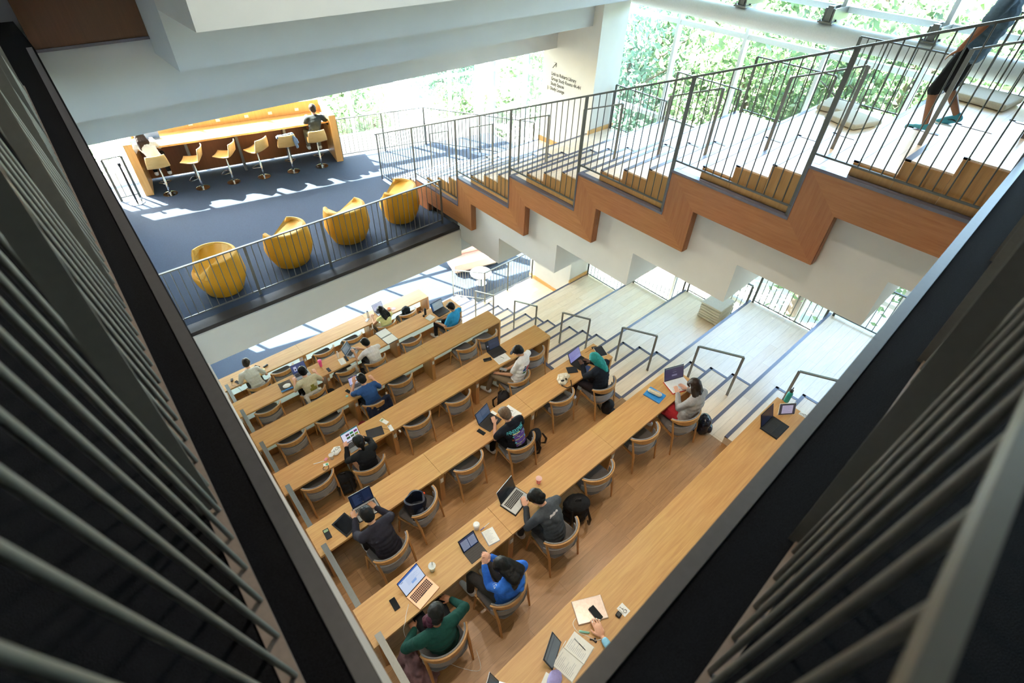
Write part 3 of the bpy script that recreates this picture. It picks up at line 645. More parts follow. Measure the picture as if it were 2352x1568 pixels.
def person(label, pelvis, floor, yaw, head, hl, hr, skin='l', shirt='#888888', sleeve='short', pants='#222222', hair=('short', 'blk'), pitch=38, hyaw=0, shoes='#dddddd', legs=None, vox=.011, build=1.0, feet=None, top_name='shirt', skirt=None, handc=(.35, .35), seat=True, shorts=False, hood=None, handdir=None, pull=0, pole=None):
    """all inputs in world coordinates; figure built in world axes relative to its base on the floor"""
    bx = Vector((pelvis[0], pelvis[1], floor)); t = empty('person', bx, label=label, cat='person')
    cy, sy = math.cos(R(yaw)), math.sin(R(yaw))
    F = Vector((-sy, cy, 0)); X = Vector((cy, sy, 0)); Z = Vector((0, 0, 1))
    def rel(p): return Vector(p)-bx
    P = Z*(.56 if seat else pelvis[2]-floor)
    hd = rel(head); hr_ = R(hyaw); fd = (F*math.cos(hr_)-X*math.sin(hr_)); face = (fd*math.cos(R(pitch))-Z*math.sin(R(pitch))).normalized()
    upv = (Z*math.cos(R(pitch))+fd*math.sin(R(pitch))).normalized()
    sidev = face.cross(upv).normalized()
    neck = hd-upv*.115-face*.035
    nb = neck-upv*.035-(neck-P).normalized()*.055
    sk = SKINS[skin]; SH = plain('cloth_'+shirt.strip('#'), shirt, .9, noise_amt=.07, nscale=50, bump=.2); PT = plain('cloth_'+pants.strip('#'), pants, .85, noise_amt=.08, nscale=50, bump=.2)
    spine = [P, P.lerp(nb, .35)-F*.035, P.lerp(nb, .7)-F*.03, nb]
    def sp(u):
        n = len(spine)-1; i = min(int(u*n), n-1); return spine[i].lerp(spine[i+1], u*n-i)
    lat = X
    sw = .185*build
    shl = sp(.93)-lat*sw+F*.01; shr = sp(.93)+lat*sw+F*.01
    widths = [(0, .165, .125), (.12, .165, .12), (.26, .150, .112), (.4, .148, .110), (.55, .158, .115), (.7, .168, .115), (.84, .160, .098), (.95, .105, .075)]
    def torso(mb, off):
        for u, a, b in widths:
            c = sp(u); ax = (sp(min(1, u+.08))-sp(max(0, u-.08))).normalized(); yv = ax.cross(lat).normalized(); M = Matrix((lat, yv, ax)).transposed().to_4x4()
            mb.ell(c, ((a*build+off), b*build+off, .085+off), M)
        for s_ in (shl, shr): mb.cap(sp(.96), .062+off, s_, .056*build+off)
    pl_ = pole or (.55, .9, .2); el, wl_ = ik(shl, rel(hl), .29, .26, -X*pl_[0]-Z*pl_[1]-F*pl_[2]); er, wr_ = ik(shr, rel(hr), .29, .26, X*pl_[0]-Z*pl_[1]-F*pl_[2])
    hips = [P-X*.09+F*.02, P+X*.09+F*.02]
    if legs is None:
        kn = [P-X*.13*1.1+F*.44-Z*.03, P+X*.13*1.1+F*.44-Z*.03]; an = [kn[0]+F*.02-Z*(.53-.09), kn[1]-F*.06-Z*(.53-.09)]
    else: kn = [rel(legs[0][0]), rel(legs[1][0])]; an = [rel(legs[0][1]), rel(legs[1][1])]
    fdirs = [F, F] if feet is None else [Vector(feet[0]), Vector(feet[1])]
    # skin body
    b = MB(); torso(b, 0); b.cap(sp(.97), .054, hd-upv*.07, .052)
    Mh = Matrix((sidev, face, upv)).transposed().to_4x4()
    b.ell(hd+upv*.012-face*.012, (.078, .098, .104), Mh); b.ell(hd-upv*.045+face*.022, (.057, .066, .066), Mh); b.ell(hd-upv*.085+face*.05, (.03, .026, .022), Mh)
    b.cap(hd+face*.088+upv*.012, .010, hd+face*.112-upv*.022, .014, 8); b.ell(hd+face*.083+upv*.03, (.045, .014, .010), Mh)
    b.ell(hd+face*.094-upv*.055, (.024, .010, .009), Mh)
    for s_ in (-1, 1): b.ell(hd+sidev*s_*.076-upv*.008-face*.005, (.012, .022, .032), Mh)
    for (sh_, e_, w_2, hp, sd, ci) in ((shl, el, wl_, hl, -1, 0), (shr, er, wr_, hr, 1, 1)):
        b.cap(sh_, .050*build, e_, .039*build); b.cap(e_, .040*build, w_2, .026)
        hdv = Vector(handdir[ci]) if handdir and handdir[ci] else ((w_2-e_).normalized()+F*.5)
        hand(b, w_2, hdv, -Z, 1.0, handc[ci], side=sd)
    for i in (0, 1): b.cap(hips[i], .082*build, kn[i], .056*build); b.cap(kn[i], .053*build, an[i], .036)
    blob('body', b, sk, t, vox*.62, 2, fac=.4)
    for s_ in (-1, 1):
        MB().ell(hd+face*.091+upv*.012+sidev*s_*.031, (.013, .008, .008), Mh).obj('eye', M_WPL, t, smooth=True)
        MB().ell(hd+face*.098+upv*.012+sidev*s_*.031, (.006, .004, .006), Mh).obj('iris', M_BLK, t, smooth=True)
    # top
    s = MB(); torso(s, .014); s.ell(sp(.02)+Z*.0, (.175*build, .14, .09))
    for (sh_, e_, w_2) in ((shl, el, wl_), (shr, er, wr_)):
        if sleeve == 'short': s.cap(sh_, .066*build, sh_.lerp(e_, .72), .058*build)
        elif sleeve == 'long': s.cap(sh_, .066*build, e_, .055*build); s.cap(e_, .056*build, e_.lerp(w_2, .92), .040)
        elif sleeve == 'none': s.cap(sh_, .05, sh_.lerp(e_, .12), .05)
    if hood:
        s.cap(sp(.96)-F*.05-X*.085, .045, sp(.80)-F*.13, .045); s.cap(sp(.96)-F*.05+X*.085, .045, sp(.80)-F*.13, .045); s.cap(sp(.9)-F*.11-X*.04, .04, sp(.9)-F*.11+X*.04, .04)
    top = blob(top_name, s, SH, t, vox, 3, disp=.008, dscale=9)
    # trousers
    p = MB(); p.ell(P, (.178*build, .138, .105))
    for i in (0, 1):
        p.cap(hips[i], .094*build, kn[i], .066*build)
        if not shorts: p.cap(kn[i], .064*build, an[i]+Z*.02, .050)
    if skirt: p.cap(P+F*.1-X*.06, .13, P+F*.42-X*.07, .11); p.cap(P+F*.1+X*.06, .13, P+F*.42+X*.07, .11)
    blob('shorts' if shorts else ('skirt' if skirt else 'trousers'), p, PT, t, vox*1.1, 3, disp=.006, dscale=10)
    SHM = plain('shoe_'+shoes.strip('#'), shoes, .6)
    for i in (0, 1):
        a_ = an[i]; fdv = fdirs[i].normalized(); m = MB(); m.cap(a_-Z*.030-fdv*.03, .050, a_-Z*.040+fdv*.09, .050); m.cap(a_-Z*.045+fdv*.09, .046, a_-Z*.050+fdv*.17, .038); m.cap(a_+Z*.01, .045, a_-Z*.03, .045)
        blob('shoe', m, SHM, t, .012, 2)
    # hair
    style, hc = hair; HM = HAIRS.get(hc) or HAIRS['blk']; h = MB()
    if style != 'none':
        h.ell(hd+upv*.030-face*.028, (.096, .106, .108), Mh)
        h.ell(hd-upv*.02-face*.055, (.084, .062, .078), Mh)
        if style == 'short': h.ell(hd+upv*.065+face*.028, (.076, .068, .052), Mh)
        if style in ('long', 'bun', 'pony', 'bob'): h.ell(hd+upv*.05+face*.02, (.090, .076, .066), Mh)
        if style == 'long':
            for q in (-.055, -.02, .02, .055):
                a0 = hd-face*.05+sidev*q; a1 = a0-upv*.17-face*.05+sidev*q*.5; a2 = a1-Z*.16-F*.02+sidev*pull*.05
                h.cap(a0, .052, a1, .052); h.cap(a1, .052, a2, .03)
        if style == 'sidelong':
            pass
        if style == 'bob':
            for q in (-.075, -.045, 0, .045, .075): h.cap(hd-face*.03+sidev*q, .045, hd-upv*.14-face*(.045-abs(q)*.5)+sidev*q*1.3, .036)
        if style == 'bun': h.ell(hd-face*.12+upv*.0, (.05, .042, .046), Mh)
        if style == 'pony':
            h.ell(hd-face*.10+upv*.01, (.03, .03, .03), Mh); h.cap(hd-face*.12, .03, hd-face*.15-Z*.11, .034); h.cap(hd-face*.15-Z*.11, .034, hd-face*.13-Z*.24, .015)
        blob('hair', h, HM, t, .009, 2, disp=.005, dscale=26)
    return t, dict(top=top, hd=hd, face=face, up=upv, side=sidev, F=F, X=X, sp=sp, Mh=Mh, base=bx, el=el, er=er, shl=shl, shr=shr)
def decal(name, parent, target, polys, mats, origin, u, v, off=.004, direc=None):
    """flat print on cloth: polys = [(verts2d, faces, mat index)] laid onto the target surface (local coords of parent)"""
    bvh = BVHTree.FromPolygons([w.co for w in target.data.vertices], [tuple(p.vertices) for p in target.data.polygons])
    u = Vector(u).normalized(); v = Vector(v).normalized(); dr = direc or u.cross(v).normalized()*-1
    dr = Vector(dr).normalized(); m = MB()
    for vs, fs, mi in polys:
        out = []
        for (a, b) in vs:
            p = Vector(origin)+u*a+v*b; hit = bvh.ray_cast(p-dr*.35, dr)
            out.append((hit[0]-dr*off) if hit[0] else p)
        m.add(out, fs, mi)
    return m.obj(name, mats, parent)
def textpoly(s, size, w=None, mi=0, ox=0, oy=0, align='CENTER', sub=0, bold=0):
    c = bpy.data.curves.new('txt', 'FONT'); c.body = s; c.size = size; c.offset = bold; c.align_x = align; c.resolution_u = 2
    o = bpy.data.objects.new('txt', c); COL.objects.link(o); dg = bpy.context.evaluated_depsgraph_get(); dg.update()
    me = bpy.data.meshes.new_from_object(o.evaluated_get(dg)); bpy.data.objects.remove(o)
    bm = bmesh.new(); bm.from_mesh(me); bmesh.ops.triangulate(bm, faces=bm.faces[:])
    if sub: bmesh.ops.subdivide_edges(bm, edges=bm.edges[:], cuts=sub, use_grid_fill=True)
    xs = [v.co.x for v in bm.verts]; cur = max(xs)-min(xs); k = (w/cur) if w else 1
    vs = [(v.co.x*k+ox, v.co.y+oy) for v in bm.verts]; bm.verts.index_update(); fs = [[v.index for v in f.verts] for f in bm.faces]
    bm.free(); bpy.data.meshes.remove(me); return (vs, fs, mi)
def gridpoly(x0, y0, x1, y1, mi, n=4):
    vs = []; fs = []
    for j in range(n+1):
        for i in range(n+1): vs.append((x0+(x1-x0)*i/n, y0+(y1-y0)*j/n))
    for j in range(n):
        for i in range(n): a = j*(n+1)+i; fs.append([a, a+1, a+n+2, a+n+1])
    return (vs, fs, mi)
PEOPLE = {}
def P_(key, *a, **k): PEOPLE[key] = person(*a, **k); return PEOPLE[key]
P_('t0a', 'person in a loose cream shirt at the wall end of the first table row', (-1.20, -.66), 0, 0, (-1.22, -.34, 1.15), (-1.38, -.30, .80), (-1.02, -.30, .80), 'l', '#d9d2c4', 'short', '#6a655c', ('short', 'brn'), 35, -25, vox=.013)
P_('t0b', 'person with very long dark wavy hair and a pale yellow sleeveless top', (2.42, -.72), 0, 0, (2.38, -.62, 1.14), (2.24, -.34, .80), (2.56, -.32, .84), 'm', '#dcd79a', 'none', '#c9b89a', ('long', 'blk'), 40, 15, vox=.013, pull=1)
P_('t1a', 'person in a beige shirt with an olive print on the back', (-.45, -2.38), .66, 0, (-.48, -2.20, 1.83), (-.66, -1.98, 1.45), (-.16, -2.02, 1.45), 'l', '#c9bd9e', 'short', '#17181a', ('short', 'blk'), 35, 0, vox=.013)
P_('t1b', 'person in a white shirt writing beside an open laptop, second table row', (1.20, -2.42), .66, 0, (1.09, -2.22, 1.80), (.86, -1.98, 1.45), (1.04, -1.98, 1.46), 'm', '#e6dfdc', 'short', '#4a4a4e', ('short', 'blk'), 40, 20, vox=.013)
P_('t1c', 'person in a bright blue shirt at the aisle end of the second table row', (3.42, -2.50), .66, 12, (3.49, -2.42, 1.81), (3.16, -2.28, 1.34), (3.32, -2.22, 1.36), 'm', '#2f8fc4', 'short', '#20262f', ('short', 'blk'), 35, 20, vox=.013)
P_('t2a', 'person in a dark blue shirt leaning on both elbows, third table row', (.25, -4.06), 1.32, 0, (.18, -3.84, 2.46), (.06, -3.70, 2.30), (.50, -3.66, 2.10), 'l', '#2d4f82', 'short', '#23262c', ('short', 'blk'), 30, 5, vox=.012)
P_('t3a', 'person in a black top with a dark ponytail, fourth table row', (-.80, -5.85), 1.98, 0, (-.82, -5.72, 3.12), (-.96, -5.42, 2.77), (-.70, -5.62, 3.02), 'l', '#17181c', 'long', '#b98562', ('pony', 'blk'), 30, 0, vox=.011)
P_('t3b', 'person in a navy baseball cap and a white shirt with a flag print', (2.55, -5.98), 1.98, 15, (2.74, -5.80, 3.13), (2.34, -5.70, 2.66), (2.56, -5.72, 2.68), 'm', '#dedad6', 'short', '#82705a', ('short', 'blk'), 45, 30, legs=[((2.28, -5.55, 2.55), (2.22, -5.48, 2.10)), ((2.62, -5.52, 2.50), (2.50, -5.50, 2.08))], vox=.011)
P_('t4a', 'person in a dark fleece typing, wall end of the fifth table row', (-1.44, -7.70), 2.64, 3, (-1.52, -7.40, 3.79), (-1.62, -7.12, 3.43), (-1.30, -7.16, 3.43), 'm', '#2a2730', 'long', '#1d1d20', ('short', 'blk'), 45, 0, vox=.010, build=1.12)
P_('t4b', 'person in a black shirt with large turquoise and purple print on the back', (1.15, -7.54), 2.64, 3, (1.08, -7.27, 3.79), (1.02, -7.10, 3.43), (1.30, -7.12, 3.43), 'l', '#11141c', 'short', '#16171b', ('short', 'gry'), 35, 5, vox=.010, build=1.08)
P_('t4c', 'person in a teal headscarf and navy top typing on a black laptop', (3.20, -7.57), 2.64, 5, (3.20, -7.34, 3.79), (3.20, -7.10, 3.43), (3.38, -7.14, 3.43), 'd', '#12161f', 'long', '#2c2326', ('none', 'blk'), 35, 20, vox=.010, build=1.05)
P_('t5a', 'person in a dark green top with plum-tinted hair, sixth table row', (-1.66, -9.36), 3.3, -8, (-1.66, -9.28, 4.44), (-1.86, -9.08, 3.93), (-1.36, -9.10, 3.95), 'b', '#123f36', 'long', '#15171b', ('sidelong', 'blk'), 40, -35, vox=.009, build=1.1, handc=(.25, .2), handdir=[(.05, 1, -.1), (-.5, .85, -.1)], pole=(1, .2, .35))
P_('t5b', 'person in a bright blue hooded top with hands clasped, sixth table row', (-.79, -9.42), 3.3, 6, (-.79, -9.36, 4.44), (-.88, -9.13, 4.24), (-.76, -9.11, 4.24), 'l', '#2b62b8', 'long', '#3a3634', ('long', 'blk'), 55, 15, vox=.009, hood=True, handc=(.7, .7), handdir=[(.5, .3, .8), (-.5, .3, .8)], pole=(.25, 1, .1))
P_('t5c', 'person in a grey hooded jacket leaning over a silver laptop', (.22, -9.27), 3.3, 4, (.13, -8.96, 4.41), (.08, -8.84, 4.09), (.20, -8.94, 4.27), 'l', '#474b50', 'long', '#33363b', ('bun', 'blk'), 50, 20, vox=.009, hood=True)
P_('t5d', 'person in a light grey cardigan and red patterned skirt, wearing headphones', (3.22, -9.22), 3.3, -3, (3.38, -9.16, 4.43), (3.36, -8.96, 4.10), (3.56, -9.00, 4.10), 'l', '#9c9693', 'long', '#a3242c', ('bob', 'brn'), 40, 5, vox=.010, skirt=True)
P_('bar2', 'person in a black top on the rightmost bar stool', (2.93, 2.68, 0), 4.02+.29, -12, (3.10, 2.86, 5.44), (2.98, 3.14, 5.17), (3.42, 3.02, 5.18), 'm', '#22282a', 'long', '#6d6a5c', ('short', 'brn'), 30, 0, vox=.013)
P_('bar1', 'person in a pale grey top with long curly hair on the leftmost bar stool', (-.74, 3.46, 0), 4.02+.29, -8, (-.88, 3.62, 5.44), (-.98, 3.90, 5.17), (-.60, 3.92, 5.17), 'm', '#cdcbc8', 'long', '#1c1d20', ('long', 'brn'), 30, 10, vox=.013)
P_('walk', 'person in black shorts and teal trainers walking on the upper bleachers', (6.02, -9.84, 8.93), 7.98, 4, (6.10, -9.86, 9.72), (5.78, -9.72, 8.88), (6.24, -9.72, 8.90), 'b', '#5a7184', 'short', '#15161a', ('short', 'blk'), 15, 0, shoes='#3d93a3', vox=.011, seat=False, shorts=True, build=1.15, legs=[((5.92, -9.70, 8.50), (5.91, -9.80, 8.085)), ((6.16, -9.80, 8.52), (6.22, -10.02, 8.21))], feet=[(0, 1, 0), (0, .9, -.35)])
# ---- person details
def part_of(key): t, d = PEOPLE[key]; return t, d
# cap
t, d = part_of('t3b'); NAVY = plain('navy_cotton', '#151c30', .8)
m = MB(); m.ell(d['hd']+d['up']*.045-d['face']*.012, (.090, .106, .082), d['Mh']); c = blob('cap', m, NAVY, t, .009, 2)
m = MB(); m.ell(d['hd']+d['up']*.055+d['face']*.115, (.068, .06, .010), d['Mh']); m.obj('cap_peak', NAVY, c, smooth=True)
cols = [plain('p_red', '#b5222e', .8), plain('p_blue', '#38568f', .8), plain('p_green', '#3c7248', .8), plain('p_dk', '#2b2b2f', .8), plain('p_wht', '#e9e6e2', .8)]
u = d['X']; v = (d['sp'](.9)-d['sp'](.2)).normalized(); o = d['sp'](.74)
pl = [gridpoly(-.11, -.09, -.04, -.01, 1), gridpoly(-.03, -.08, .03, 0, 0), gridpoly(.04, -.07, .11, .01, 0), gridpoly(-.10, -.15, -.03, -.10, 2), gridpoly(-.02, -.15, .10, -.09, 0), gridpoly(-.11, 0, -.06, .02, 3)]
decal('shirt_print', t, d['top'], pl, cols, o, u, v)
# beige shirt silhouette
t, d = part_of('t1a'); ol = [plain('olive_print', '#8c8433', .85)]
decal('shirt_print', t, d['top'], [gridpoly(-.07, -.16, .09, -.03, 0), gridpoly(-.03, -.03, .05, .05, 0)], ol, d['sp'](.66)+d['X']*.02, d['X'], (d['sp'](.9)-d['sp'](.2)).normalized())
# black printed shirt
t, d = part_of('t4b'); cy_ = plain('turquoise_print', '#5fc8d2', .8); pu = plain('purple_print', '#5d3f94', .8); ye = plain('pale_yellow_print', '#cfd08c', .8); rd = plain('rust_print', '#a24a32', .8); wh = plain('white_print', '#d8d8cf', .8)
o = d['sp'](.55); u = d['X']; v = (d['sp'](.9)-d['sp'](.2)).normalized()
pl = [textpoly('INNERSPRING', .075, .27, 0, 0, .085), gridpoly(-.085, -.02, .10, .075, 1, 8), gridpoly(-.085, -.10, .10, -.03, 1, 8), gridpoly(-.085, -.155, .10, -.11, 1, 8), gridpoly(-.085, .066, .02, .08, 2, 5), gridpoly(-.08, -.028, .10, -.018, 2, 8), gridpoly(-.08, -.112, .10, -.098, 2, 8)]
pl = [([(a*1.28, b*1.2+.01) for a, b in q_[0]], q_[1], q_[2]) for q_ in pl]
decal('shirt_print', t, d['top'], pl, [cy_, pu, ye, rd, wh], o, u, v)
random.seed(4); q = []
for i in range(26):
    x = random.uniform(-.08, .08); y = random.uniform(-.15, .06); q.append(gridpoly(x, y, x+random.uniform(.012, .04), y+random.uniform(.004, .009), random.choice((2, 2, 4, 1)), 2))
for (x, y) in ((-.085, .035), (.085, .05), (-.08, -.07), (.09, -.06)):
    q.append(([(x+.013*math.cos(a*PI/5), y+.013*math.sin(a*PI/5)) for a in range(10)], [list(range(10))], 0))
q += [gridpoly(-.11, -.03, -.09, .0, 3, 2), gridpoly(.075, -.12, .11, -.09, 3, 2), gridpoly(.115, -.02, .125, .05, 4, 3)]
q = [([(a*1.28, b*1.2+.01) for a, b in q_[0]], q_[1], q_[2]) for q_ in q]
decal('shirt_print_detail', t, d['top'], q, [cy_, pu, ye, rd, wh], o, u, v, off=.006)
# headscarf
t, d = part_of('t4c'); TEAL = plain('teal_scarf', '#08807c', .75, noise_amt=.12, nscale=18, bump=.5)
m = MB(); m.ell(d['hd']+d['up']*.012-d['face']*.014, (.092, .103, .118), d['Mh']); m.ell(d['hd']-d['up']*.09-d['face']*.02, (.085, .09, .07), d['Mh'])
a0 = d['hd']-d['up']*.07-d['face']*.06; m.cap(a0, .09, a0-Vector((0, .11, .15))+d['X']*.04, .085); m.cap(a0-Vector((0, .11, .15))+d['X']*.04, .085, a0-Vector((0, .17, .33))+d['X']*.07, .055)
m.cap(a0+d['X']*.03, .07, a0+d['X']*.10-Vector((0, .12, .24)), .06)
blob('headscarf', m, TEAL, t, .009, 3, disp=.012, dscale=14)
# plum hair
t, d = part_of('t5a'); m = MB(); a0 = d['hd']-d['face']*.03-d['side']*.05
m.cap(a0-d['up']*.03, .05, a0-d['side']*.06-Vector((0, .01, .14)), .055); m.cap(a0-d['side']*.06-Vector((0, .01, .14)), .055, a0-d['side']*.03+Vector((-.04, .03, -.30)), .03)
m.cap(a0-d['up']*.02-d['face']*.04, .05, a0-d['face']*.08-Vector((0, 0, .22)), .045); m.cap(a0-d['face']*.08-Vector((0, 0, .22)), .045, a0-d['face']*.07-Vector((.02, .02, .36)), .02)
blob('hair_length', m, HAIRS['pur'], t, .009, 2, disp=.008, dscale=24)['label'] = 'plum-tinted lengths of hair'
m = MB()
for s_ in (-1, 1): m.tube([d['hd']+d['face']*.112+d['up']*.012+d['side']*(.032*s_)+(d['side']*math.cos(a*PI/6)+d['up']*math.sin(a*PI/6))*.024 for a in range(13)], .0022, 6)
m.tube([d['hd']+d['face']*.112+d['up']*.018-d['side']*.01, d['hd']+d['face']*.112+d['up']*.018+d['side']*.01], .002, 6)
m.obj('spectacles', M_ALUM, t)
# blue hoodie: sleeve letters, hair parting
t, d = part_of('t5b'); wm = [plain('white_print', '#d8d8cf', .8)]
decal('sleeve_print', t, d['top'], [textpoly('KG', .075, .085, 0)], wm, d['shl']+Vector((0, .02, .0))+(d['el']-d['shl'])*.35, Vector((.1, -1, 0)), Vector((.75, 0, .6)), direc=(.55, -.05, -.8))
MB().tube([d['hd']+d['up']*.118+d['face']*.05, d['hd']+d['up']*.124-d['face']*.01, d['hd']+d['up']*.112-d['face']*.06], .0028, 6).obj('hair_parting', SKINS['l'], t)
t, d = part_of('t5c'); m = MB(); q = d['sp'](.93)-d['F']*.085; m.cap(q-d['X']*.05, .045, q+d['X']*.05, .045); m.cap(q, .05, q-d['F']*.05-Vector((0, 0, .06)), .03); blob('hood_lining', m, plain('pale_grey_lining', '#b9b3b4', .9), t, .009, 2, disp=.004)
# headphones, glasses
t, d = part_of('t5d')
m = MB(); m.tube([d['hd']+d['side']*math.cos(a)*.092+d['up']*(math.sin(a)*.118-.0) for a in [PI*i/12 for i in range(13)]], .008, 8)
for s_ in (-1, 1): m.ell(d['hd']+d['side']*s_*.09-d['up']*.01, (.018, .032, .04), d['Mh'])
m.obj('headphones', M_ALUM, t, smooth=True)
# trainers: swoosh and laces on the walking person
t, d = part_of('walk')
for (ax, ay, az) in ((-.115, .06, .060), (.195, -.15, .185)):
    m = MB(); pts = [(ax-.046, ay-.06+.012*i, az-.004+.012*abs(math.sin(i*.45))) for i in range(9)]
    m.tube(pts, [.003, .007, .009, .009, .008, .007, .005, .004, .002], 6); m.obj('shoe_stripe', M_BLK, t)
    m = MB(); m.box((ax-.045, ay-.09, az-.082), (ax+.045, ay+.19, az-.062)); m.obj('shoe_sole', M_WPL, t, bevel=.008)
    m = MB()
    for i in range(4): m.tube([(ax-.02, ay+.04+.018*i, az+.025-.007*i), (ax+.02, ay+.046+.018*i, az+.025-.007*i)], .003, 6)
    m.obj('laces', M_BLK, t)
# forearm and hand of the person hidden under the ledge (only this shows)
t = empty('person', (-.595, -10.78, 4.715), label='person hidden under the dark ledge, only one hand and pale blue cuff showing', cat='person')
b = MB(); w_ = Vector((-.005, .12, .035)); b.cap((-.05, -.16, .03), .036, w_, .024); hand(b, w_+Vector((0, .01, 0)), (.38, 1, .10), (0, 0, -1), 1.2, .22, side=1)
blob('body', b, SKINS['l'], t, .005, 1); s_ = MB(); s_.cap((-.06, -.20, .03), .055, (-.012, .085, .036), .036); blob('sleeve', s_, plain('pale_blue_knit', '#8cc4e0', .85), t, .007, 2, disp=.004)
for i, (fx, fy) in enumerate(((.035, .305), (.065, .312), (.088, .298), (.105, .27))): MB().ell((fx-.012, fy-.02, .048), (.0055, .009, .003)).obj('nail', M_WPL, t, smooth=True)
# ================================================================ things on the tables
def rects(m, w, h, lst, z=.0006, frame=None):
    pass
def laptop(x, y, k, ang, w, tilt, label, case=M_BLK, keys=M_KEY, sc='#6f7f95', content=(), scr_h=None, bright=.9, logo=False, sleeve=None, zoff=0, depth=None, kb=True, name='laptop', keycol=None):
    z = H*k+.75+zoff; dp = depth or w*.69; sh = scr_h or w*.66
    t = empty(name, (x, y, z), R(ang), label=label, cat=name.replace('_', ' '))
    MB().box((-w/2, -dp, .004), (w/2, 0, .017)).obj('base', case, t, bevel=.004)
    if kb:
        m = MB(); n = 13; kw = w*.86/n; kd = dp*.50/5
        for r_ in range(5):
            for c_ in range(n):
                if r_ == 4 and 3 < c_ < 9: continue
                m.box((-w*.43+c_*kw+kw*.08, -dp*.62+(4-r_)*kd*1.0+kd*.1, .017), (-w*.43+(c_+1)*kw-kw*.08, -dp*.62+(5-r_)*kd-kd*.1, .0195))
        m.box((-w*.43+4*kw+kw*.08, -dp*.62+kd*.1, .017), (-w*.43+9*kw-kw*.08, -dp*.62+kd*.9, .0195))
        m.obj('keyboard', keycol or keys, t); MB().box((-w*.17, -dp*.93, .017), (w*.17, -dp*.66, .0176)).obj('trackpad', case, t)
    lid = MB().box((-w/2, 0, 0), (w/2, .008, sh)).obj('lid', case, t, bevel=.003); lid.location = (0, 0, .012); lid.rotation_euler = (-R(tilt), 0, 0)
    mats = [emit('screen_'+sc.strip('#'), sc, bright)]; m = MB(); bz = .03*w/.3*.3
    def quad(a, b, c, d_, off, mi):
        X0 = -w/2+bz+(w-2*bz)*a; X1 = -w/2+bz+(w-2*bz)*c; Z0 = bz*1.4+(sh-2.4*bz)*b; Z1 = bz*1.4+(sh-2.4*bz)*d_
        m.add([(X0, -off, Z0), (X1, -off, Z0), (X1, -off, Z1), (X0, -off, Z1)], [(0, 1, 2, 3)], mi)
    MB().box((-w/2+.003, -.0012, .003), (w/2-.003, 0, sh-.003)).obj('bezel', M_SCRN, lid)
    quad(0, 0, 1, 1, .0016, 0)
    for i, (a, b, c, d_, col) in enumerate(content):
        em = emit('screen_'+col.strip('#'), col, bright)
        if em not in mats: mats.append(em)
        quad(a, b, c, d_, .0018+.00005*i, mats.index(em))
    m.obj('display', mats, lid)
    if sleeve: MB().box((-w/2-.012, -dp-.012, -.0), (w/2+.012, .012, .005)).obj('case_shell', sleeve, t, bevel=.002)
    return t
txt = lambda x0, y0, x1, n, col, dy=.05, hgt=.018: [(x0, y0-dy*i, x0+(x1-x0)*(.6+.4*((i*7) % 5)/4), y0-dy*i+hgt, col) for i in range(n)]
laptop(2.56, -.13, 0, 4, .33, 22, 'pale laptop in the sunlight, first table row, by the long-haired sitter', M_ALUM, sc='#c9cfe6', content=txt(.1, .85, .8, 9, '#8f97c0'))
laptop(3.44, -1.90, 1, 4, .38, 22, 'large black laptop at the aisle end of the second table row', M_BLK, sc='#8fa0a8', content=[(0, 0, .12, 1, '#33507a'), (.12, .93, 1, 1, '#4d6a86')]+txt(.2, .8, .9, 6, '#a8b6bb'))
laptop(.78, -1.84, 1, 36, .33, 22, 'black laptop angled left of the white shirt, second table row', M_ALUM, sc='#5c6b72', content=[(.05, .1, .8, .85, '#74828a')]+txt(.1, .8, .7, 9, '#8d9aa0'))
laptop(-.42, -1.74, 1, -3, .34, 24, 'silver laptop with a blue drawing on screen, in front of the beige shirt', M_ALUM, sc='#3d4a78', content=[(.15, .2, .35, .75, '#b9bfdd'), (.42, .3, .62, .45, '#1a1d2a'), (.66, .35, .72, .7, '#1a1d2a'), (.2, .3, .3, .5, '#1a1d2a')])
laptop(.18, -3.52, 2, -4, .31, 10, 'laptop with a white page on screen, third table row by the blue shirt', M_ALUM, sc='#cfd0e6', content=[(0, .9, 1, 1, '#403a78'), (0, 0, .16, .9, '#b8b6dc'), (.35, .4, .7, .6, '#a9c8e8')])
laptop(-.79, -5.33, 3, 2, .335, 22, 'silver laptop with six picture thumbnails on screen, fourth table row', M_ALUM, sc='#dcdcf0', keycol=M_KEY, content=[(0, .93, 1, 1, '#2f8c96')]+[(.24+.25*c, .55-.3*r, .45+.25*c, .75-.3*r, ['#5c3f58', '#2f7a4a', '#71346e', '#3f5a38', '#54603a', '#6e8a33'][r*3+c]) for r in range(2) for c in range(3)])
laptop(2.67, -5.12, 3, -4, .345, 22, 'dark grey laptop with a half black screen, fourth table row by the cap wearer', M_SPACE, sc='#2a3348', content=[(0, 0, .22, 1, '#171a22'), (.06, .4, .16, .55, '#7c8296')]+txt(.3, .6, .9, 4, '#39445c'))
laptop(.97, -6.90, 4, 13, .34, 22, 'grey laptop open in front of the printed black shirt', M_SPACE, sc='#3f5068', content=[(.05, .05, .35, .95, '#4a5c74')]+txt(.42, .85, .9, 10, '#5a6c84'))
laptop(3.23, -6.91, 4, 5, .335, 26, 'black laptop with a violet document on screen, by the teal headscarf', M_BLK, sc='#8585bd', content=[(0, .92, 1, 1, '#6d6dac'), (0, .35, 1, .38, '#6a6aa2')]+txt(.08, .85, .9, 8, '#7272b0', .055))
laptop(-1.40, -6.98, 4, -5, .34, 26, 'laptop with dark code editor screen in a black shell, wall end of fifth table row', M_ALUM, sc='#161f36', sleeve=M_BLK, zoff=.004, content=txt(.12, .88, .5, 15, '#3d4d70', .055)+[(.5, .1, .53, .13, '#b59a3a'), (.6, .1, .95, .93, '#1b2742')])
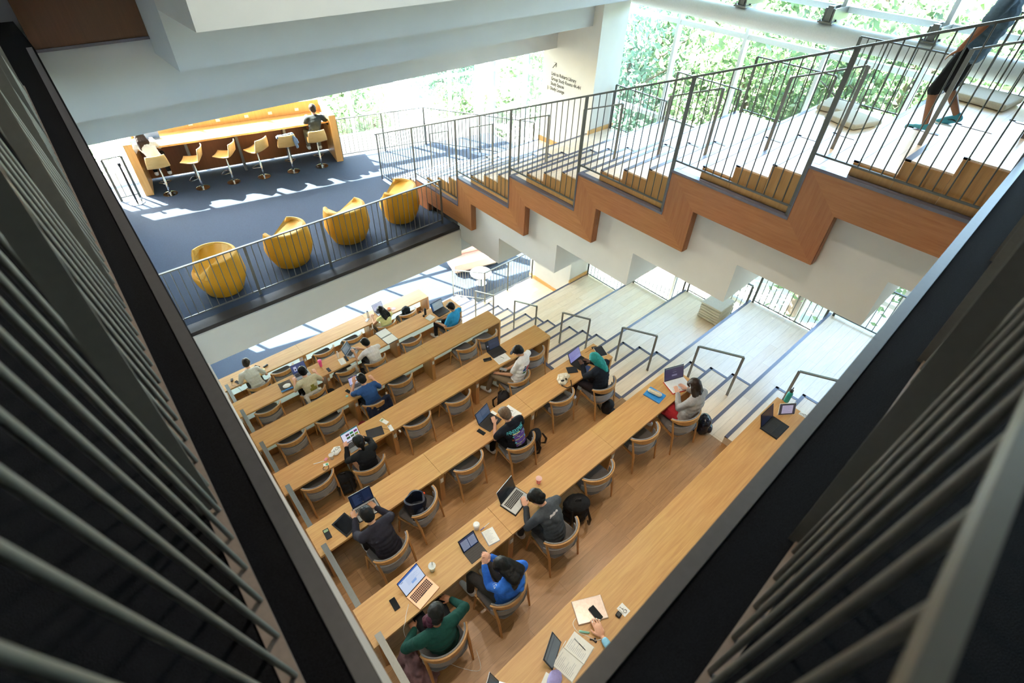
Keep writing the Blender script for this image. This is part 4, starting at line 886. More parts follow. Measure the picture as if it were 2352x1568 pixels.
laptop(-1.60, -8.75, 5, 11, .325, 42, 'rose gold laptop with bright blue and white screen, on the sixth table row', M_ROSE, sc='#c3cfe6', content=[(0, .9, 1, 1, '#2e5aa8'), (0, .86, 1, .9, '#8fa8d8'), (.08, .8, .2, .83, '#3c5580'), (.45, .25, .68, .42, '#7fa3dc')]+txt(.3, .75, .9, 9, '#9fb4d8'), bright=1.0)
laptop(.02, -8.56, 5, 13, .345, 20, 'silver laptop with dark reflective screen in a black sleeve', M_ALUM, sc='#23272a', sleeve=M_BLKF, zoff=.005, content=[(.45, 0, .9, .35, '#33383b'), (.1, .5, .4, .52, '#3c4144')], bright=.5)
laptop(3.60, -8.72, 5, -21, .385, 20, 'white laptop with purple screen and red case, in front of the light grey cardigan', M_WPL, sc='#3a3350', keycol=M_WPL, sleeve=plain('red_shell', '#c32a26', .4), zoff=.005, content=[(0, .9, 1, 1, '#56606c'), (.38, .25, .66, .38, '#75718c'), (.42, .55, .62, .58, '#75718c'), (.42, .72, .62, .75, '#55506c')])
laptop(3.28, -10.34, 6, -1, .335, 20, 'black laptop at the far right end of the longest counter', M_BLK, sc='#241d2c', content=[(0, 0, 1, .48, '#1a1f38')], bright=.6, sleeve=M_BLK, zoff=.004)
laptop(-1.74, -10.34, 6, 33, .30, 28, 'laptop partly cut by the bottom edge of the picture, left end of the longest counter', M_ALUM, sc='#4a565a', content=[(.1, .1, .9, .9, '#525f64')], bright=.6)
def tablet(x, y, z, ang, w, h, tilt, label, sc, content=(), case=M_BLK, kbd=None, bright=.8, stand=.0):
    t = empty('tablet', (x, y, z), R(ang), label=label, cat='tablet')
    lid = MB().box((-w/2, 0, 0), (w/2, .008, h)).obj('tablet_body', case, t, bevel=.003); lid.rotation_euler = (-R(tilt), 0, 0); lid.location = (0, 0, .005)
    mats = [emit('screen_'+sc.strip('#'), sc, bright)]; m = MB()
    MB().box((-w/2+.004, -.001, .004), (w/2-.004, 0, h-.004)).obj('bezel', M_SCRN, lid)
    for i, (a, b, c, d_, col) in enumerate([(0, 0, 1, 1, sc)]+list(content)):
        em = emit('screen_'+col.strip('#'), col, bright)
        if em not in mats: mats.append(em)
        X0 = -w/2+.012+(w-.024)*a; X1 = -w/2+.012+(w-.024)*c; Z0 = .012+(h-.024)*b; Z1 = .012+(h-.024)*d_
        m.add([(X0, -.0014-.0001*i, Z0), (X1, -.0014-.0001*i, Z0), (X1, -.0014-.0001*i, Z1), (X0, -.0014-.0001*i, Z1)], [(0, 1, 2, 3)], mats.index(em))
    m.obj('display', mats, lid)
    MB().prism([(0, 0), (.055, 0), (h*.45*math.sin(R(tilt))+.004, h*.45*math.cos(R(tilt)))], 'x', -w*.3, w*.3).obj('stand_flap', case, t)
    if kbd:
        MB().box((-w/2, -kbd, .0), (w/2, .005, .006)).obj('keyboard_cover', M_KEY, t, bevel=.002); m = MB()
        for r_ in range(5):
            for c_ in range(13): cx_ = -w*.45+w*.9*c_/12.5; m.box((cx_, -kbd*.93+kbd*.17*r_, .006), (cx_+w*.05, -kbd*.93+kbd*.17*r_+kbd*.11, .008))
        m.obj('keys', M_SPACE, t)
    return t
tablet(-.81, -8.80, 4.05, -1, .245, .175, 42, 'black tablet with a keyboard cover showing two white pages', '#30395a', [(.03, .05, .48, .85, '#8b93a8'), (.52, .05, .97, .85, '#8b93a8')]+txt(.07, .78, .44, 9, '#717a92', .08, .02)+txt(.56, .78, .93, 9, '#717a92', .08, .02), kbd=.17)
tablet(3.63, -10.45, 4.71, -36, .25, .18, 22, 'upright white-backed tablet with a document, right end of the longest counter', '#38303c', [(.14, .06, .86, .88, '#b3a9c4')]+txt(.22, .78, .8, 8, '#8d84a0', .09, .02), case=M_WPL)
tablet(-1.05, -10.47, 4.71, 26, .27, .195, 34, 'grey tablet propped beside the open notebook on the longest counter', '#5a6468', [(0, .72, 1, .78, '#3c4650')]+txt(.1, .6, .6, 7, '#6c777a', .07, .015), case=plain('slate_case', '#33404c', .5))
tablet(3.73, -7.17, 3.39, -20, .19, .0132+.24, 84, 'white tablet lying flat behind the teal headscarf', '#1d2026', case=M_WPL)
def slab(name, x, y, z, w, d, h, ang, mat, label, cat=None, bevel=.004, extra=None, group=None):
    t = empty(name, (x, y, z), R(ang), label=label, cat=cat or name.replace('_', ' '), group=group); MB().box((-w/2, -d/2, 0), (w/2, d/2, h)).obj('body', mat, t, bevel=bevel)
    if extra: extra(t)
    return t
def phone(x, y, k, ang, label, mat=M_BLK, z=None, w=.072, d=.15):
    def ex(t):
        MB().box((-w/2+.003, -d/2+.003, .009), (w/2-.003, d/2-.003, .0095)).obj('screen', M_SCRN if mat is M_BLK else mat, t)
        if mat is not M_BLK:
            m = MB(); m.box((-w/2+.006, d/2-.034, .009), (-w/2+.032, d/2-.006, .0105)); m.obj('camera_bump', M_ALUM, t)
    return slab('phone', x, y, z or H*k+.7505, w, d, .009, ang, mat, label, 'phone', .004, ex)
phone(-1.90, -8.75, 5, 6 - 10, 'black phone beside the rose gold laptop')
phone(.75, -7.07, 4, 12, 'black phone left of the grey laptop, fifth table row')
phone(-.13, -5.53, 3, -8, 'white phone beside the wall plug end of the black tablet', M_WPL)
phone(-.07, -3.63, 2, 14, 'black phone on the third table row left of the blue shirt')
phone(2.08, -.31, 0, -60, 'phone beside the clear bottle, first table row', M_ALUM)
phone(-1.58, -.39, 0, 20, 'black device near the wall end of the first table row')
phone(.12, -2.10, 1, 0, 'small dark phone standing near the pink bottle', M_BLK)
phone(-.475, -10.455, 6, -4, 'black phone under the hand on the silver laptop', z=4.735)
phone(3.24, -2.24, 1, 50, 'phone held in the hands of the bright blue shirt', z=1.385)
phone(2.46, -5.68, 3, 30, 'phone held by the cap wearer', M_ALUM, z=2.69)
phone(-1.02, -.26, 0, 30, 'dark phone in the hand of the cream shirt', z=.83)
def lathe_thing(name, x, y, z, parts, label, cat):
    t = empty(name, (x, y, z), label=label, cat=cat)
    for nm, prof, mat in parts: MB().lathe(prof, seg=28).obj(nm, mat, t, smooth=True)
    return t
CL = clearplastic('clear_cup_plastic', '#f2f4f4', .35); PINK = plain('hot_pink_plastic', '#e0468c', .35)
lathe_thing('coffee_cup', -.60, -8.64, 4.05, [('cup', [(.028, 0), (.040, .10)], M_WPL), ('lid', [(.043, .098), (.043, .108), (.036, .112), (.034, .118)], M_WPL)], 'white takeaway coffee cup with white lid behind the black tablet', 'cup')
c = lathe_thing('drink_cup', -1.34, -8.71, 4.05, [('cup', [(.030, 0), (.044, .11)], CL), ('drink', [(.028, .003), (.040, .09)], plain('pale_green_drink', '#d8dcb6', .4)), ('lid', [(.047, .108), (.047, .115), (.02, .118)], CL)], 'clear cup of pale green drink with a dark straw', 'cup')
MB().tube([(0, 0, .02), (.015, .01, .18)], .0035, 8).obj('straw', plain('dark_green_straw', '#24402c', .5), c)
lathe_thing('drink_cup', .48, -8.67, 4.05, [('cup', [(.028, 0), (.042, .11)], CL), ('drink', [(.027, .003), (.034, .045)], plain('red_orange_drink', '#f0472a', .3)), ('lid', [(.045, .108), (.045, .114), (.03, .118)], clearplastic('pinkish_lid', '#f3c2b8', .55))], 'clear cup with red drink beside the silver laptop', 'cup')
lathe_thing('drink_cup', -1.25, -5.45, 2.73, [('cup', [(.028, 0), (.042, .11)], CL), ('lid', [(.045, .108), (.045, .114), (.03, .118)], CL)], 'empty clear plastic cup on the fourth table row', 'cup')
lathe_thing('water_bottle', 3.88, -10.32, 4.71, [('bottle', [(.036, 0), (.038, .02), (.038, .17), (.022, .20)], plain('teal_metal', '#1f8c84', .35, metal=.3)), ('cap', [(.024, .20), (.024, .235)], M_BLK)], 'teal water bottle with black loop cap behind the upright tablet', 'bottle')
MB().tube([(3.88+.022*math.cos(a*PI/5)*.8, -10.32, 4.71+.262+.028*math.sin(a*PI/5)) for a in range(11)], .005, 8).obj('bottle_loop', M_BLK, None)
o = bpy.data.objects['bottle_loop']; par = [q for q in bpy.data.objects if q.name.startswith('water_bottle')][0]; o.parent = par; o.location = (-3.88, 10.32, -4.71)
lathe_thing('water_bottle', .04, -1.87, 1.41, [('bottle', [(.030, 0), (.042, .16)], clearplastic('pink_clear', '#f05a9c', .8)), ('cap', [(.045, .16), (.045, .19), (.03, .20)], PINK)], 'hot pink shaker bottle on the second table row', 'bottle')
lathe_thing('water_bottle', .50, -1.86, 1.41, [('bottle', [(.030, 0), (.032, .14), (.012, .18)], CL), ('cap', [(.014, .18), (.014, .2)], M_WPL)], 'small clear water bottle on the second table row', 'bottle')
lathe_thing('water_bottle', 3.06, -1.84, 1.41, [('bottle', [(.033, 0), (.033, .18), (.02, .20)], M_BLK), ('cap', [(.018, .2), (.018, .215)], M_BLK)], 'black flask beside the large black laptop', 'bottle')
lathe_thing('small_cup', 2.98, -1.88, 1.41, [('cap', [(.028, 0), (.028, .045)], M_BLK)], 'small black cup beside the black flask, second table row', 'cup')
lathe_thing('water_bottle', 2.17, -.20, .75, [('bottle', [(.036, 0), (.036, .16), (.02, .19)], clearplastic('clear_bluish', '#e9eef2', .6)), ('cap', [(.022, .19), (.022, .215)], M_BLK)], 'clear bottle with black cap, first table row', 'bottle')
lathe_thing('food_tub', 2.80, -.29, .75, [('tub', [(.045, 0), (.065, .05)], plain('salmon_tub', '#e0a08a', .5)), ('food', [(.055, .048), (.03, .056)], plain('orange_food', '#c96a25', .7))], 'small round tub of orange food, first table row', 'food')
lathe_thing('pink_disc', 2.92, -.34, .75, [('lid', [(.062, 0), (.062, .006)], plain('pink_lid', '#e6a6a6', .5))], 'round pink disc beside the orange food, first table row', 'lid')
def calc(x, y, z, ang, mat, label):
    def ex(t):
        MB().box((-.030, .03, .012), (.030, .07, .013)).obj('display', plain('lcd_green', '#8fa37c', .4), t); m = MB()
        for r_ in range(6):
            for c_ in range(4): m.box((-.031+.0165*c_, -.08+.0165*r_, .012), (-.019+.0165*c_, -.069+.0165*r_, .0145))
        m.obj('keys', M_SPACE if mat is M_BLK else M_WPL, t)
    return slab('calculator', x, y, z, .078, .17, .012, ang, mat, label, 'calculator', .004, ex)
calc(-2.02, -7.06, 3.39, -6, M_BLK, 'black pocket calculator at the wall end of the fifth table row')
calc(-.14, -5.32, 2.73, 18, M_PAPER, 'cream calculator above the black tablet, fourth table row')
def pen(x, y, z, ang, L, mat, label, cap=None, r=.004):
    t = empty('pen', (x, y, z+r), R(ang), label=label, cat='pen'); MB().tube([(-L/2, 0, 0), (L/2-.012, 0, 0), (L/2, 0, 0)], [r, r, .001], 8).obj('barrel', mat, t)
    if cap: MB().tube([(-L/2, 0, .0), (-L*.1, 0, 0)], r*1.25, 8).obj('grip', cap, t)
pen(-.50, -8.69, 4.05, 3, .16, M_WPL, 'white and blue pen beside the coffee cup', plain('blue_plastic', '#2c3fa0', .4))
pen(-.81, -10.55, 4.724, -88, .15, M_BLK, 'black ballpoint lying on the open notebook', M_ALUM)
pen(-.96, -10.45, 4.71, 14, .16, M_WPL, 'white stylus between the grey tablet and the open notebook')
pen(-.69, -10.50, 4.71, -50, .11, plain('mint_plastic', '#8ec3b0', .4), 'chunky mint highlighter above the open notebook', None, .011)
pen(1.42, -7.02, 3.398, -60, .14, M_BLK, 'pen on the white papers beside the printed black shirt', M_WPL)
pen(2.63, -5.42, 2.738, -70, .14, M_BLK, 'pen on the white paper in front of the cap wearer', M_WPL)
pen(-1.46, -5.38, 2.73, -20, .18, M_WPL, 'white ruler-like stick, fourth table row', None, .006)
pen(-.55, -2.02, 1.455, -10, .16, M_WPL, 'pale pen lying on the clear folder, second table row')
# notebooks and papers
def book(x, y, z, w, d, ang, label, cover=M_PAPER, pages=M_PAPER, thick=.012, lines=True, name='notebook', spiral=False):
    t = empty(name, (x, y, z), R(ang), label=label, cat=name.replace('_', ' ')); MB().box((-w/2-.004, -d/2-.004, 0), (w/2+.004, d/2+.004, .003)).obj('cover', cover, t)
    MB().box((-w/2, -d/2, .003), (w/2, d/2, thick)).obj('pages', pages, t)
    if lines:
        m = MB(); random.seed(int(abs(x)*100))
        for i in range(int(d/.018)): yy = d/2-.02-.016*i; m.box((-w/2+.02, yy, thick), (-w/2+.02+(w-.05)*random.uniform(.3, 1), yy+.0022, thick+.0004))
        m.obj('handwriting', plain('ink_grey', '#8c8f9c', .7), t)
    if spiral:
        m = MB()
        for i in range(14): yy = -d/2+.01+(d-.02)*i/13; m.tube([(-w/2-.006, yy, .002), (-w/2-.008, yy, thick+.004), (-w/2+.006, yy, thick+.002)], .0014, 6)
        m.obj('spiral', M_ALUM, t)
    return t
book(-.53, -8.84, 4.05, .155, .205, -12, 'spiral notebook with blue cover edge beside the black tablet', plain('light_blue_cover', '#8fb4dc', .5), spiral=True)
book(-.835, -10.56, 4.71, .19, .23, 10, 'open notebook page under the black ballpoint', thick=.014); book(-1.03, -10.59, 4.71, .19, .23, 10, 'open notebook page beside the grey tablet', thick=.014)
book(1.40, -7.08, 3.39, .23, .30, 9, 'white papers under the pen right of the printed black shirt', thick=.004, name='paper')
book(1.10, -6.90, 3.389, .21, .10, 10, 'folded white sheet behind the sitter in the printed black shirt', thick=.004, name='paper')
book(2.62, -5.45, 2.73, .30, .22, -5, 'white paper sheets before the cap wearer', thick=.004, name='paper')
BLUE = plain('bright_blue_cover', '#2f86c8', .4)
book(3.07, -8.72, 4.05, .23, .29, 7, 'blue notebook under the cream pencil case', BLUE, BLUE, .018, False, spiral=True)
RB = plain('dark_grey_binder', '#3a3d44', .6)
t = empty('ring_binder', (1.80, -1.94, 1.41), R(-87), label='large open ring binder with white pages at the middle of the second table row', cat='binder')
MB().box((-.30, -.16, 0), (.30, .16, .006)).obj('cover', RB, t); MB().box((-.27, -.15, .006), (-.02, .15, .014)).obj('pages', M_PAPER, t); MB().box((.02, -.15, .006), (.28, .15, .014)).obj('pages', M_PAPER, t); MB().tube([(0, -.15, .012), (0, .15, .012)], .006, 8).obj('rings', M_ALUM, t)
book(3.08, -2.03, 1.41, .20, .19, 14, 'thin notebook with mint edge on the second table row', plain('mint_cover', '#7fd0ae', .5), thick=.006)
book(.50, -2.04, 1.41, .13, .22, -7, 'small cards beside the clear water bottle, second table row', M_PAPER, thick=.004, name='paper')
slab('card_case', .62, -2.02, 1.41, .06, .2, .014, -7, M_BLK, 'narrow black case beside the small cards, second table row', 'case')
slab('clear_folder', -.87, -1.97, 1.41, .27, .34, .02, -6, clearplastic('smoky_folder', '#5a5d60', .7), 'dark clear zip folder with crumpled contents left of the beige shirt', 'folder', extra=lambda t: (MB().ell((.02, -.01, .03), (.09, .07, .02)).obj('crumpled_wrap', M_PAPER, t, smooth=True), MB().box((-.14, -.13, .0), (.12, -.10, .022)).obj('blue_strip', BLUE, t)))
slab('drawing_tablet', -.40, -5.43, 2.73, .30, .21, .009, -17, M_SPACE, 'flat black drawing tablet with a cable, fourth table row', 'tablet')
slab('tablet_case', -1.76, -7.10, 3.39, .24, .32, .012, 13, M_BLK, 'closed black tablet case tucked beside the dark fleece', 'case', extra=lambda t: MB().box((-.10, -.13, .012), (.10, .13, .013)).obj('screen', M_SCRN, t))
slab('closed_pouch', 2.98, -7.04, 3.39, .20, .16, .012, -30, M_BLKF, 'flat black pouch beside the cream tote bag', 'pouch')
slab('glasses_case', 2.36, -5.29, 2.73, .18, .085, .03, -40 + 20, M_BLK, 'black glasses case left of the white paper, fourth table row', 'case', .012)
slab('glasses_case', -.83, -.28, .75, .13, .05, .028, 10, M_BLK, 'dark oval case right of the cream shirt, first table row', 'case', .012)
slab('note_pad', -.94, -.36, .75, .12, .07, .004, 5, plain('pale_yellow_paper', '#ece2ae', .8), 'pale yellow note by the cream shirt', 'paper')
slab('wrapper', .72, -2.06, 1.41, .09, .06, .02, 20, CL, 'crumpled clear wrapper by the white shirt', 'wrapper', .012)
slab('earbud_case', -.16, -3.73, 2.07, .055, .05, .022, 10, plain('mint_shell', '#9ccfc4', .35), 'mint earbud case on the third table row', 'earbud case', .01)
slab('earbud_case', -.30, -10.62, 4.71, .062, .055, .025, 10, M_BLK, 'black square earbud case beside the wheelchair sticker', 'earbud case', .012)
slab('pink_case', -1.34, -5.40, 2.73, .065, .05, .022, 30, plain('pink_shell', '#e796a4', .4), 'small pink case on the fourth table row', 'case', .01)
slab('charger_brick', 3.76, -6.90, 3.39, .10, .045, .028, -25, M_BLK, 'black charger brick at the aisle end of the fifth table row', 'charger', .004)
slab('charger_brick', -1.66, -.24, .75, .05, .10, .03, -20, M_BLK, 'black charger brick at the wall end of the first table row', 'charger', .004)
slab('blue_keyboard', 3.20, -7.20, 3.392, .22, .11, .006, 20, plain('slate_blue_keys', '#3f4f7c', .5), 'small blue keyboard below the black laptop by the teal headscarf', 'keyboard', .002)
slab('wall_plug', .0, -5.60, 2.73-.14, .03, .055, .03, 0, M_WPL, 'white plug in the table leg outlet, fourth table row', 'plug', .004)
def acc(x, y, z, ang, label):
    t = empty('accessible_seat_sticker', (x, y, z), R(ang), label=label, cat='sticker'); MB().box((-.045, -.055, 0), (.045, .055, .0012)).obj('card', M_WPL, t)
    m = MB(); m.tube([(.018*math.cos(a), -.018+.018*math.sin(a), .002) for a in [PI*(.75+1.45*i/12) for i in range(13)]], .0022, 6)
    m.tube([(-.006, .028, .002), (-.002, -.006, .002), (.012, -.008, .002), (.022, -.026, .002)], .0026, 6); m.ell((-.008, .038, .002), (.005, .005, .002)); m.tube([(-.004, .012, .002), (.010, .010, .002)], .002, 6)
    m.obj('wheelchair_symbol', M_BLK, t); m = MB(); m.box((-.035, -.03, .001), (-.032, .03, .0018)); m.obj('caption', M_BLK, t)
acc(-.22, -10.62, 4.7505-.04, 0, 'white wheelchair symbol sticker beside the black earbud case'); acc(3.83, -10.61, 4.711, 0, 'white wheelchair symbol sticker at the right end of the longest counter')
# silver laptop closed with a dark fruit emblem
t = empty('closed_laptop', (-.49, -10.39, 4.71), R(-28), label='closed silver laptop in a clear shell on the longest counter', cat='laptop')
MB().box((-.165, -.12, 0), (.165, .12, .018)).obj('body', plain('warm_silver', '#cdb9ae', .25, metal=.3), t, bevel=.008)
m = MB(); m.ell((0, -.002, .0185), (.014, .015, .001)); m.ell((.006, .019, .0185), (.004, .006, .001)); m.obj('emblem', M_SPACE, t, smooth=True)
# earphones
t = empty('wired_earphones', (-.68, -10.61, 4.71), label='black earphones beside the pale blue cuff', cat='earphones'); m = MB(); m.tube([(-.02, .03, .006), (0, .01, .006), (.005, -.02, .006)], .006, 8); m.ell((.01, -.025, .008), (.012, .01, .009)); m.ell((.025, -.0, .008), (.01, .01, .008)); m.obj('body', M_BLK, t, smooth=True)
# cables
def cable(label, pts, mat=M_WPL, r=.0028, group=None):
    v = [Vector(p) for p in pts]; out = []
    for i in range(len(v)-1):
        p0 = v[max(0, i-1)]; p1 = v[i]; p2 = v[i+1]; p3 = v[min(len(v)-1, i+2)]
        for j in range(6):
            s_ = j/6; out.append(.5*((2*p1)+(-p0+p2)*s_+(2*p0-5*p1+4*p2-p3)*s_*s_+(-p0+3*p1-3*p2+p3)*s_**3))
    out.append(v[-1]); return tag(MB().tube(out, r, 8).obj('cable', mat, None, smooth=True), label, 'cable', group)
cable('white charging cable hanging from the rose gold laptop', [(-1.78, -8.86, 4.06), (-1.86, -8.93, 4.056), (-1.92, -9.0, 4.06), (-1.97, -9.03, 3.98), (-1.96, -9.05, 3.7), (-1.86, -9.1, 3.45), (-1.9, -9.2, 3.31), (-1.75, -9.35, 3.305), (-1.6, -9.6, 3.305), (-1.45, -9.75, 3.305), (-1.35, -9.55, 3.305)])
cable('white cable curling beside the closed silver laptop', [(-.66, -10.35, 4.714), (-.72, -10.37, 4.714), (-.74, -10.45, 4.714), (-.70, -10.53, 4.714), (-.66, -10.62, 4.714), (-.60, -10.66, 4.714)])
cable('thin black charger cable over the table end by the teal headscarf', [(3.52, -6.88, 3.395), (3.70, -6.90, 3.40), (3.82, -6.92, 3.40), (3.86, -6.98, 3.39), (3.885, -7.05, 3.30), (3.885, -7.1, 3.15)], M_BLK)
cable('thin dark cable from the flat black drawing tablet to the plug', [(-.26, -5.42, 2.735), (-.20, -5.50, 2.735), (-.16, -5.58, 2.735), (-.12, -5.615, 2.70), (-.10, -5.64, 2.45), (-.02, -5.63, 2.5), (0, -5.62, 2.62)], M_BLK)
cable('black cable on the wall end of the first table row', [(-1.66, -.29, .755), (-1.72, -.4, .755), (-1.66, -.50, .755), (-1.6, -.53, .6), (-1.5, -.56, .2)], M_BLK)
# pouches
t = empty('lilac_pouch', (-1.22, -10.60, 4.71), R(20), label='lilac zip pouch with a white tag at the bottom edge', cat='pouch')
m = MB(); m.ell((0, 0, .03), (.10, .07, .03)); blob('body', m, plain('lilac_fabric', '#9c93c8', .8), t, .008, 2, disp=.006); MB().box((-.10, .055, .03), (.02, .10, .036)).obj('tag', M_PAPER, t)
t = empty('pencil_case', (3.07, -8.71, 4.068), R(-76), label='cream zip pencil case lying on the blue notebook', cat='pencil case')
m = MB(); m.cap((-.085, 0, .040), .036, (.085, 0, .042), .040); m.cap((-.08, 0, .024), .024, (.08, 0, .024), .024); blob('body', m, plain('cream_canvas', '#d9cfb6', .85), t, .006, 2, disp=.004); MB().tube([(-.09, 0, .076), (.0, 0, .082), (.10, 0, .080)], .004, 6).obj('zip', M_ALUM, t)
t = empty('tote_bag', (2.66, -7.13, 3.39), R(-20), label='slumped cream tote bag with black straps on the fifth table row', cat='bag')
m = MB(); m.ell((0, .03, .06), (.13, .09, .06)); m.ell((-.04, -.04, .04), (.10, .08, .05)); blob('body', m, plain('cream_cotton', '#ddd2bb', .9), t, .009, 2, disp=.018, dscale=16)
MB().tube([(-.08, -.05, .07), (-.10, -.13, .03), (-.02, -.19, .006), (.08, -.17, .006), (.10, -.08, .06)], .009, 8).obj('strap', M_BLK, t, smooth=True); m = MB(); m.ell((-.06, -.06, .085), (.035, .03, .012)); m.ell((.02, -.05, .085), (.02, .03, .012)); m.obj('print', M_BLK, t, smooth=True)
t = empty('paper_bag', (-1.12, -5.37, 2.73), R(25), label='crumpled white paper bag with black scribbled lettering, fourth table row', cat='bag')
m = MB(); m.ell((0, 0, .035), (.10, .075, .035)); bag = blob('body', m, M_PAPER, t, .008, 1, disp=.02, dscale=18)
decal('scribble', t, bag, [textpoly('XCE', .07, .15, 0, 0, -.02)], [M_BLK], (0, 0, .1), (1, 0, 0), (0, 1, 0), direc=(0, 0, -1))
t = empty('lanyard', (-1.39, -5.50, 2.73), R(-20), label='card badge on a black lanyard hanging over the chair, fourth table row', cat='lanyard')
MB().box((-.045, -.02, 0), (.045, .04, .003)).obj('card', M_PAPER, t); MB().box((-.005, -.012, .003), (.035, .028, .0036)).obj('green_patch', plain('card_green', '#5bb58a', .6), t); MB().tube([(-.03, -.02, .006), (-.06, -.06, .01), (-.05, -.10, .02), (.0, -.12, .02), (.04, -.08, .01), (.03, -.02, .006)], .005, 8).obj('ribbon', M_BLK, t)
# bags on floor and chairs
def backpack(x, y, z, ang, label, mat=M_BLKF, w=.35, h=.46, d=.21, lean=0, name='backpack', lying=False):
    t = empty(name, (x, y, z), R(ang), label=label, cat='backpack')
    Mx = Matrix.Rotation(R(lean), 4, 'X')
    m = MB(); f = lambda p: Mx @ Vector(p)
    for zz in (.1, .2, .32): m.ell(f((0, 0, h*zz/.44+.01)), (w*.5, d*.55, .12))
    m.ell(f((0, 0, h*.82)), (w*.42, d*.45, .09)); blob('body', m, mat, t, .013, 3, disp=.012, dscale=10)
    m = MB(); m.ell(f((0, -d*.5, h*.35)), (w*.38, d*.28, h*.24)); blob('front_pocket', m, mat, t, .013, 3, disp=.006)
    for s_ in (-1, 1): MB().tube([f((s_*w*.28, d*.5, h*.85)), f((s_*w*.34, d*.85, h*.6)), f((s_*w*.36, d*.8, h*.3)), f((s_*w*.42, d*.4, h*.1))], [.014, .022, .02, .008], 8).obj('strap', M_BLK, t, smooth=True)
    MB().tube([f((-.04, d*.1, h*.98)), f((-.03, d*.1, h*1.08)), f((.03, d*.1, h*1.08)), f((.04, d*.1, h*.98))], .009, 8).obj('handle', M_BLK, t, smooth=True)
    return t
backpack(.84, -9.12, 3.3, 150, 'large black backpack on the floor right of the grey hooded jacket', w=.40, h=.52, d=.27)
backpack(1.60, -7.50, 2.64, 200, 'black backpack on the floor right of the printed black shirt')
backpack(-1.23, -5.70, 1.98, 160, 'black backpack on the floor between two chairs of the fourth table row', lean=10)
backpack(2.18, -6.02, 1.98, 20, 'dark brown-black backpack on the floor left of the cap wearer', plain('dark_brown_fabric', '#231d1f', .85))
backpack(3.17, -.60, .478, 170, 'black backpack sitting on a chair of the first table row', h=.34, w=.27)
backpack(.86, -2.26, .66, 20, 'rounded black bag on the floor left of the white shirt, second table row', h=.40, w=.26)
backpack(-.08, -2.33, .66, 0, 'rounded black bag right of the beige shirt', h=.34, w=.28)
backpack(3.30, -7.78, 2.64, 0, 'small black bag under the teal headscarf chair', h=.22, w=.24)
backpack(3.72, -9.42, 3.3, 30, 'shiny dark navy bag on the floor right of the light grey cardigan', plain('shiny_navy', '#10182f', .25), w=.30, h=.30)
t = empty('open_rucksack', (-.79, -7.40, 3.118), R(-15), label='open dark navy rucksack sitting on the turned chair', cat='backpack')
NV = plain('dark_navy_nylon', '#1c2436', .5, noise_amt=.2, bump=.4); v = []; f = []; n = 24
pr = [(.10, 0), (.15, .04), (.165, .16), (.15, .27), (.155, .31), (.13, .315), (.125, .26), (.12, .06), (.02, .05)]
for i, (r_, z_) in enumerate(pr):
    for k in range(n): a = 2*PI*k/n; w_ = 1+.07*math.sin(3*a+i)+.05*math.sin(5*a); v.append((r_*math.cos(a)*w_, r_*math.sin(a)*w_*.8, z_+.012*math.sin(2*a)))
for i in range(len(pr)-1):
    for k in range(n): k2 = (k+1) % n; f.append([i*n+k, i*n+k2, (i+1)*n+k2, (i+1)*n+k])
f.append(list(range(n))[::-1]); MB().add(v, f).obj('body', NV, t, smooth=True)
m = MB(); m.ell((.05, -.15, .10), (.10, .06, .10)); blob('front_pocket', m, NV, t, .012, 2, disp=.012); MB().ell((.15, .04, .27), (.025, .02, .03)).obj('orange_toggle', plain('orange_plastic', '#f0531c', .4), t, smooth=True)
for s_ in (-1, 1): MB().tube([(s_*.08, -.14, .26), (s_*.10, -.20, .1), (s_*.09, -.19, -.08), (s_*.05, -.17, -.16)], .012, 8).obj('strap', M_BLK, t)
# clothes on chairs
t = empty('navy_jacket', (.26, -4.26, 1.32), label='navy jacket draped over the chair back behind the blue shirt', cat='jacket')
m = MB(); m.cap((-.24, 0, .72), .045, (.24, -.02, .76), .05)
for q in (-.24, -.12, 0, .12, .24): m.cap((q, -.03, .70), .05, (q*.95, -.09, .38), .045)
blob('body', m, plain('navy_wool', '#141d38', .9), t, .013, 3, disp=.02, dscale=9)
t = empty('pale_cloth', (.58, -2.40, 1.40), label='pale grey cloth over the chair back between beige and white shirts', cat='cloth'); m = MB(); m.cap((-.1, 0, .03), .04, (.1, .01, .05), .035); m.cap((.08, -.03, .0), .04, (.10, -.05, -.12), .03); blob('body', m, plain('pale_grey_cloth', '#b9b2a8', .9), t, .012, 2, disp=.018, dscale=16)
t = empty('pale_cloth', (-.48, -2.58, 1.40), label='pale grey cloth over the chair back behind the beige shirt', cat='cloth'); m = MB(); m.cap((-.2, 0, .04), .04, (.16, .02, .05), .04); m.cap((-.18, -.03, 0), .045, (-.18, -.06, -.12), .035); blob('body', m, plain('pale_grey_cloth', '#b9b2a8', .9), t, .012, 2, disp=.018, dscale=16)
t = empty('red_bag', (-.10, -4.06, 1.32), label='small red bag on the floor by the third table row', cat='bag'); m = MB(); m.ell((0, 0, .09), (.10, .08, .09)); blob('body', m, plain('dark_red_fabric', '#8f2830', .8), t, .012, 2, disp=.02)
t = empty('bundled_coat', (-2.03, -9.22, 3.3), label='pink and grey bundled coat on the floor at the wall end of the sixth row', cat='coat'); m = MB(); m.ell((0, 0, .12), (.13, .24, .13)); m.ell((.07, -.16, .08), (.14, .14, .09)); blob('body', m, plain('dusty_pink_cloth', '#8b6c70', .9, noise_amt=.3, nscale=8), t, .014, 2, disp=.05, dscale=9)
t = empty('tissue', (3.15, -2.24, 1.37), label='crumpled clear wrapper held by the bright blue shirt', cat='wrapper'); m = MB(); m.ell((0, 0, 0), (.05, .035, .03)); blob('body', m, M_PAPER, t, .009, 1, disp=.02, dscale=25)
